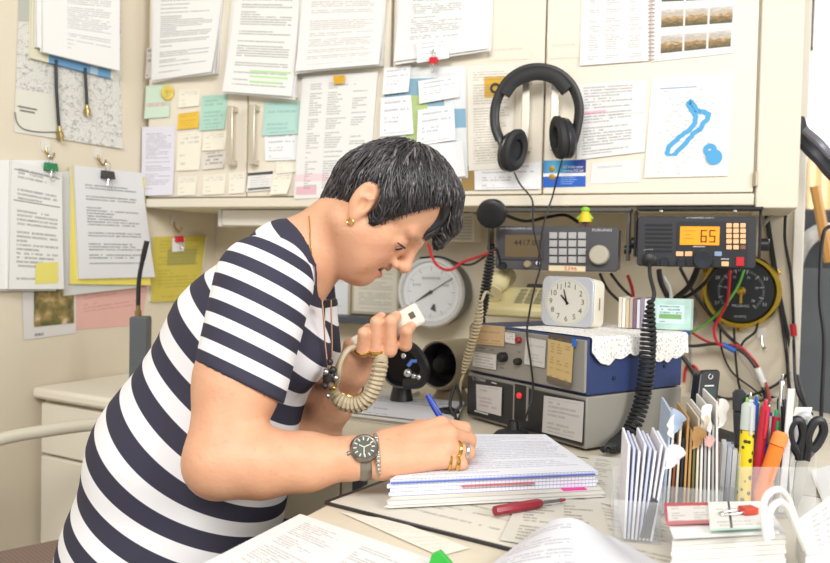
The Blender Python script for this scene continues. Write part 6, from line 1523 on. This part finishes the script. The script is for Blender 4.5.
hairM = M('hair', '#2b292b', .38); t = NT(hairM); at = t.n('ShaderNodeAttribute', attribute_name='tint'); t.l(at.outputs['Color'], hairM.node_tree.nodes['Principled BSDF'].inputs['Base Color'])
hair = meshobj('hair', HV, HF, hairM, woman, {'tint': hairc})
# locks combed from the crown outwards
rr = np.random.default_rng(5); f_, l_, u_ = toH(HV)
okv = np.where(hs(HV) > -.003)[0]; root = HV[rr.choice(okv, 2600)]
crown = H(-.035, .01, .135); X = root.copy(); hist = []
jit = rr.normal(0, .35, (len(X), 3)); ln = rr.uniform(.6, 1.15, len(X))
alive = np.ones(len(X), bool); 
for k in range(8):
    n_ = hs.grad(X); d = X-crown; f_, l_, u_ = toH(X)
    d = d/np.linalg.norm(d, axis=1, keepdims=True)+.45*hf*np.clip((f_+.02)/.1, 0, 1)[:, None]-.25*hu*(np.clip(-f_, 0, .08)/.08)[:, None]+jit*.5
    d = d-n_*np.sum(d*n_, 1, keepdims=True); d = d/np.maximum(np.linalg.norm(d, axis=1, keepdims=True), 1e-6)
    lift_ = (.0008+.0028*math.sin(math.pi*(k+.5)/8))*rr.uniform(.5, 1.3, len(X))
    hist.append(X-n_*hs(X)[:, None]+n_*lift_[:, None]); X = X+d*(.0072*ln)[:, None]; X = X-n_*(hs(X)*.9)[:, None]
hist = np.array(hist)
LV, LF, LC = [], [], []
for i in range(hist.shape[1]):
    pts = hist[:, i]; q = pts-HO; fm, lm__, um = q@hf, q@hl, q@hu
    bad = ((fm > .053+.40*um) & ~((lm__ > -.024) & (um > .034))) | ((fm < -.004) & (um < -.066)) | ((fm > -.006) & (um < -.012)) | ((((fm-.0075)/.019)**2+((np.abs(lm__)-.082)/.034)**2+((um-.004)/.034)**2) < 1)
    if bad[0]: continue
    e = np.argmax(bad) if bad.any() else 8
    if e < 4: continue
    m = MB(); r0 = rr.uniform(.0010, .0023); m.tube(pts[:e], list(r0*np.sin(np.linspace(.5, 3.0, e))**.7+.0002), 5, True, .55)
    b0 = len(LV); LV += m.v; LF += [[j+b0 for j in f] for f in m.f if len(f) == 4]
    g = rr.uniform(); c = np.array(lin('#2d2a2b' if g < .62 else '#4b4749' if g < .92 else '#736e70')[:3]); LC += [c]*len(m.v)
meshobj('hair_locks', np.array(LV), np.array(LF), hairM, woman, {'tint': np.array(LC)})

# ---- striped top, sleeves
def polyS(pts):
    sp = np.array(spline(pts, 14)); s = np.concatenate([[0], np.cumsum(np.linalg.norm(np.diff(sp, axis=0), axis=1))]); return sp, s
def param(V, sp, s, sig):
    out = np.zeros(len(V))
    for i in range(0, len(V), 20000):
        d2 = ((V[i:i+20000, None, :]-sp[None])**2).sum(-1); w = np.exp(-(d2-d2.min(1, keepdims=True))/(2*sig*sig)); out[i:i+20000] = (w*s).sum(1)/w.sum(1)
    return out
shirtM = M('striped_jersey', '#f0eff0', .75, spec=.2); t = NT(shirtM); at = t.n('ShaderNodeAttribute', attribute_name='band'); fr0 = t.m('FRACT', at.outputs['Fac'])
mk = t.m('MULTIPLY', t.m('SUBTRACT', t.m('ABSOLUTE', t.m('SUBTRACT', fr0, .5)), .255), 60.0); mk = t.m('MINIMUM', t.m('MAXIMUM', mk, 0.0), 1.0); mk = t.m('MULTIPLY', mk, t.m('SUBTRACT', 1.0, t.n('ShaderNodeAttribute', attribute_name='trim').outputs['Fac']))
t.l(t.mix(mk, lin('#3d3c4b'), lin('#efeef0')), t.b.inputs['Base Color'])
bn = t.n('ShaderNodeBump'); bn.inputs['Strength'].default_value = .35; bn.inputs['Distance'].default_value = .004; t.l(t.noise(t.objc(), 14.0, 3.0), bn.inputs['Height']); t.l(bn.outputs[0], t.b.inputs['Normal'])
T1 = SDF(); torso(T1, .005)
T1.cone(P(172, 560, 1.315), P(165, 620, 1.315), .174, .180, .03, sy=1.06, yc=1.315)
T1.cone(SHl, P(306, 350, 1.415), .060, .062, .02)
neckA, neckB = P(352, 222, 1.31), P(314, 268, 1.315)
def spost(p, d):
    ba = neckB-neckA; q = p-neckA; h = np.clip((q@ba)/(ba@ba), 0, 1); r = .082-.022*h
    cut = r-np.linalg.norm(q-h[:, None]*ba, axis=1)
    a2, b2 = P(312, 262, 1.315), P(333, 312, 1.315); ba = b2-a2; q = p-a2; h = np.clip((q@ba)/(ba@ba), 0, 1); cut = np.maximum(cut, (.050-.040*h)-np.linalg.norm(q-h[:, None]*ba, axis=1))
    return np.maximum(np.maximum(d, cut), .512-p[:, 2])
SV, SFc = T1.mesh(.0042, spost)
sp, s = polyS([P(150, 660, 1.315), P(176, 570, 1.315), P(198, 462, 1.315), P(238, 370, 1.315), P(268, 305, 1.315), P(300, 235, 1.315), P(325, 190, 1.315)])
perp = unit(A(.916, -.10, -.40)); ctr_ = np.stack([np.interp(param(SV, sp, s, .035), s, sp[:, i]) for i in range(3)], 1)
band_ = (param(SV, sp, s, .035)+.30*((SV-ctr_)@perp))/.0570+.15
rim_ = np.where(SV[:, 2] < .55, -1, spost(SV, np.full(len(SV), -1.0))); trim_ = np.clip((rim_+.0125)/.004, 0, 1)
shirt = meshobj('shirt', SV, SFc, shirtM, woman, {'band': band_, 'trim': trim_})
def sleeve(a, b, r1, r2, per, ph):
    T2 = SDF(); ax = unit(b-a); T2.cone(a, b+ax*.05, r1, r2-.001, .02)
    tilt = unit(ax*1.0+A(-.27, 0, .0))
    V2, F2 = T2.mesh(.0038, lambda p, d: np.maximum(d, (p-b)@tilt))
    sl = meshobj('sleeve', V2, F2, shirtM, woman, {'band': ((V2-b)@tilt)/per+.74})
    return sl
sleeve(P(264, 284, 1.155), P(240, 383, 1.118), .0715, .0660, .0350, .15)
# neckline trim
# ---- trousers and shoes (below the desk)
TR = SDF(); hipC = P(168, 600, 1.30); hipC[2] = .616
TR.cone(hipC+A(-.02, 0, -.0), hipC+A(.06, 0, -.01), .112, .105, .04, sy=1.35, yc=1.30)
for y_ in (1.215, 1.350):
    kn = A(hipC[0]+.42, y_, .57); an = A(kn[0]-.02, y_, .10)
    TR.cone(A(hipC[0]+.02, y_, hipC[2]-.02), kn, .086, .062, .04); TR.cone(kn, an, .060, .042, .03)
    sh = MB(); shf = Fr(A(an[0]+.05, y_, .0), (1, 0, 0), (0, 1, 0), ZZ); sh.sphere(shf.p(0, 0, .043), (.125, .044, .041), shf, 18, 12)
    obj('shoe', sh, M('shoe_black', '#25252a', .4), woman)
TV, TF_ = TR.mesh(.008)
TV[:, 2] = np.where(TV[:, 0] < hipC[0]+.2, np.maximum(TV[:, 2], .508), TV[:, 2])
meshobj('trousers', TV, TF_, M('trouser_navy', '#33343f', .8), woman)
# ---- what she wears
def torus(fr, R, r, sx=1.0, sy=1.0, n=32, m=8, t0=0, t1=2*math.pi):
    return [fr.p(R*sx*math.cos(t0+(t1-t0)*k/n), R*sy*math.sin(t0+(t1-t0)*k/n), 0) for k in range(n+1)]
ad = unit(WR-P(354, 458, 1.087)); wc = P(364.5, 458, 1.0885); wz = unit(A(0, -.80, .60)); wz = unit(wz-ad*(wz@ad)); wy = np.cross(wz, ad)
WF = Fr(wc, wz, wy, ad)                                     # ring plane; x towards the watch face
watch = obj('watch', MB().tube(torus(WF, .0285, .0, n=40), .0085, 8, False, .28), M('watch_steel', '#9a948b', .3, .9), woman)
wface = Fr(wc+wz*.0285, ad, wy, wz)
obj('case', MB().lathe(wface, [(.0185, -.004), (.0195, .002), (.0195, .006), (.0165, .009), (.0150, .0085)], 32, False), M('watch_case', '#8a857d', .28, .9), watch)
obj('dial', MB().lathe(wface, [(.0162, .0078), (0, .0079)], 28, False), M('watch_dial', '#56584f', .3), watch)
mb = MB(); dial(wface, mb, .0145, 12, 0, 330, .010, .0145, .0016, .0083)
for ang, L in ((20, .010), (150, .0075), (265, .011)):
    d = A(math.cos(math.radians(ang)), math.sin(math.radians(ang))); pn = A(-d[1], d[0])*.0007
    mb.add([wface.p(*(-pn), .0085), wface.p(*(d*L-pn), .0085), wface.p(*(d*L+pn), .0085), wface.p(*pn, .0085)], [(0, 1, 2, 3)])
obj('markers', mb, M('watch_marks', '#d9d4c2', .3), watch, flat=True)
obj('crown', MB().cyl(wface.p(-.018, -.004, .002), wface.p(-.0235, -.005, .002), .003), M('watch_case'), watch)
br = obj('bracelet', MB().tube(torus(Fr(P(377, 456.5, 1.0905), wz, wy, ad), .0275, 0, n=40), .0034, 8, False), M('bracelet_silver', '#b9b3a8', .3, .8), woman)
mb = MB()
for k in range(30):
    a = 2*math.pi*k/30; ff = Fr(P(377, 456.5, 1.0905), wz, wy, ad); mb.sphere(ff.p(.0285*math.cos(a), .0285*math.sin(a)), .0038, WORLDF, 8, 6)
obj('bead', mb, M('bracelet_silver'), br)
def ring(a, b, t, r, m, w=.0016): 
    c = A(a)*(1-t)+A(b)*t; d = unit(A(b)-A(a)); x = unit(np.cross(d, A(.2, .3, .9))); obj('ring', MB().tube(torus(Fr(c, x, np.cross(d, x), d), r, 0, n=24), w, 8, False, 1.3), m, woman)
ring(RM[2], RP[2], .45, .0118, goldM, .0022); ring(RM[2], RP[2], .80, .0114, M('ring_silver', '#cfcbc4', .25, .9), .0026); ring(RM[3], RP[3], .42, .0110, goldM); ring(RM[3], RP[3], .78, .0106, goldM, .0022)
ring(LBp[0], LTp[0], .02, .0108, goldM, .0018); ring(LBp[1], LTp[1], .05, .0116, goldM, .0024)
bf = unit(WRl-P(332, 404, 1.335)); bx = unit(np.cross(bf, A(0, 1, 0))); obj('bangle', MB().tube(torus(Fr(P(346.5, 382, 1.303), bx, np.cross(bf, bx), bf), .0300, 0, n=36), .0018, 6, False), goldM, woman)
obj('earring', MB().tube(torus(Fr(H(.0195, -.0795, -.029), hf, hu, hl), .0048, 0, n=16), .0016, 6, False), goldM, woman)
def onbody(px, py, Y0=1.1):
    r = ray(px, py); o = CO; tt = Y0/r[1]
    for _ in range(60):
        p = o+r*tt; d = min(S(p[None])[0], 1)
        if d < .0008: break
        tt += d*.7/np.linalg.norm(r)
        if tt > 1.8: break
    return o+r*tt
ch = [onbody(x, y)+A(0, -.002, 0) for x, y in ((309, 216), (310, 228), (310.5, 240), (312, 252), (313, 263), (315, 276), (317, 290), (320, 303))]
obj('necklace', MB().tube(spline(ch, 5), .0010, 6), goldM, woman)
for k, xs in enumerate(((322, 324, 325, 327, 329), (331, 331.5, 332, 332, 331))):
    pts = [P(x, y, 1.205) for x, y in zip(xs, (300, 322, 342, 360, 374))]
    obj('chain', MB().tube(spline(pts, 5), .0013, 6), M('rose_chain', '#c99c7c', .3, .8), woman)
pd = obj('pendant', MB().sphere(P(329, 378, 1.205), (.010, .006, .014), WORLDF, 14, 10), M('pendant_black', '#2a2727', .3), woman)
for (x, y, r, m_) in ((326, 372, .0055, steelM), (333, 370, .006, M('pendant_black')), (336, 378, .005, steelM), (331, 386, .006, M('bead_brown', '#6b5140', .3)), (325, 386, .005, M('pendant_black')), (328, 396, .004, steelM), (334, 388, .004, brassM), (330, 362, .005, M('pendant_black'))):
    obj('bead', MB().sphere(P(x, y, 1.200), r, WORLDF, 12, 8), m_, pd)
obj('lapel_clip', MB().box(Fr(P(331, 303, 1.215), (1, 0, .2), (-.2, 0, 1)), -.011, .010, -.006, .006, -.004, .004, .003), blackM, woman, bev=.001)

# ---- things in her hands
mk_ = thing('handset', 'cream corded radio handset held up in her left hand', 'microphone', P(388, 332, 1.26))
ma, mb_ = P(356, 348, 1.265), P(421, 312, 1.255); md = unit(mb_-ma); mn = unit(A(0, -1, .1)-md*(A(0, -1, .1)@md)); MF = Fr(ma, md, np.cross(mn, md), mn); L = np.linalg.norm(mb_-ma)
obj('body', MB().box(MF, 0, L, -.0175, .0175, -.013, .012, .006), M('handset_cream', '#e6dfcd', .4), mk_, bev=.005)
obj('grille', MB().box(MF, L-.018, L-.009, -.003, .007, .0115, .0128), M('grille_dark', '#5d584c', .5), mk_)
obj('key_bar', MB().box(MF, L*.45, L*.9, .016, .0205, -.006, .006, .002), M('handset_bar', '#8f8a80', .4), mk_, bev=.001)
beige = M('beige_cord2', '#b5a688', .5)
coil('coiled_cord', 'thick beige coiled cord hanging in a loop from the handset', beige, [P(333, 388, 1.24), P(338, 399, 1.23), P(350, 405, 1.225), P(364, 402, 1.22), P(374, 388, 1.22), P(380, 366, 1.225), P(383, 350, 1.245)], .0092, 24, .0040,
     lead0=[P(357, 346, 1.238), P(348, 350, 1.225), P(341, 362, 1.22), P(338, 378, 1.222)], lead1=[P(385, 344, 1.262), P(392, 352, 1.30)])
pn_ = thing('pen', 'blue pen in her writing hand', 'pen', P(455, 452, 1.20)); pa, pb = P(427.5, 395, 1.232), P(464, 459, 1.194); d = unit(pa-pb); pf = Fr(pb, unit(np.cross(d, A(0, 1, 0))), unit(np.cross(d, unit(np.cross(d, A(0, 1, 0))))), d); L = np.linalg.norm(pa-pb)
obj('barrel', MB().lathe(pf, [(.001, 0), (.0042, .014), (.0048, .02), (.0050, L-.012), (.0040, L)], 14), M('pen_blue2', '#2446b4', .3), pn_)
obj('clip', MB().tube([pf.p(0, 0, L)+A(0, -.004, .002), pf.p(0, 0, L-.035)+A(.003, -.006, .003)], .0016, 6), M('pen_blue2'), pn_)
wl_ = thing('walkie_talkie', 'handheld radio with a long black aerial standing on the drawer unit', 'radio', P(133, 372, 1.86)*A(1, 1, 0)+A(0, 0, UTOP))
wb = P(140, 372, 1.92)*A(1, 1, 0)+A(0, 0, UTOP+.001); ht = P(135, 316, 1.92)[2]-wb[2]; WTF = Fr(wb, (1, 0, 0), ZZ)
obj('body', MB().box(WTF, -.021, .021, 0, ht, -.02, .018, .006), M('radio_body', '#5c6264', .5), wl_, bev=.003)
top_p = WTF.p(-.006, ht, 0); obj('aerial_base', MB().lathe(Fr(top_p, (1, 0, 0), (0, 1, 0), ZZ), [(.008, 0), (.008, .012), (.0055, .014), (.0055, .026)], 14), M('nickel_brass'), wl_)
obj('aerial', MB().tube(spline([top_p+A(0, 0, .026), P(139, 280, 1.92), P(143, 258, 1.92), P(147, 241, 1.92)], 6), [.0052]*12+[.0062]*7, 10), blackM, wl_)
# ---- the chair she sits on
sc = thing('swivel_chair', 'brown ribbed swivel chair with a cream tube arm under the woman', 'chair', A(-.60, 1.45, 0))
e0, e1 = onz(0, 548, .50), onz(60, 536, .50); ex = unit(e1-e0); ey = A(-ex[1], ex[0], 0); CH = Fr(e0+ex*.07-ey*.235, ex, ey, ZZ)
seatM = M('seat_brown', '#8a7468', .85); t = NT(seatM); u_sp = t.n('ShaderNodeSeparateXYZ'); t.l(t.objc(), u_sp.inputs[0])
t.l(t.mix(t.m('MULTIPLY', t.m('LESS_THAN', t.m('FRACT', t.m('MULTIPLY', t.m('ADD', u_sp.outputs[0], u_sp.outputs[1]), 90.0)), .4), .35), lin('#8f7a6e'), lin('#6d5a52')), t.b.inputs['Base Color'])
obj('seat', MB().box(CH, -.18, .17, -.43, .235, -.07, 0, .05), seatM, sc, bev=.02)
aY = 1.70; arm = [P(-30, 458, 1.62), P(-12, 444, 1.63), P(10, 437, 1.64), P(45, 431, 1.65), P(85, 425.5, 1.66), P(112, 424, 1.66)]
obj('arm', MB().tube(spline(arm, 6), .0135, 12), M('tube_cream', '#cfc9b6', .35), sc)
am2 = [P(-30, 458, 1.62), P(-46, 480, 1.60), P(-50, 540, 1.58), CH.p(-.12, .0, -.05)]; obj('arm_support', MB().tube(spline(am2, 6), .0135, 12), M('tube_cream'), sc)
am3 = [P(112, 424, 1.66), P(118, 432, 1.66), P(120, 470, 1.66), CH.p(.12, .1, -.05)]; obj('arm_support', MB().tube(spline(am3, 6), .0135, 12), M('tube_cream'), sc)
cc_ = CH.p(0, -.1, 0); obj('column', MB().cyl(A(cc_[0], cc_[1], .09), A(cc_[0], cc_[1], .44), .028), darkM, sc)
for k in range(5):
    a = 2*math.pi*k/5+.3; e = A(cc_[0]+.24*math.cos(a), cc_[1]+.24*math.sin(a), .066); lg_ = obj('leg', MB().tube([A(cc_[0], cc_[1], .11), e], [.026, .016], 8), darkM, sc)
    obj('caster', MB().cyl(e+A(-.012, 0, -.035), e+A(.012, 0, -.035), .03, n=14), blackM, sc)
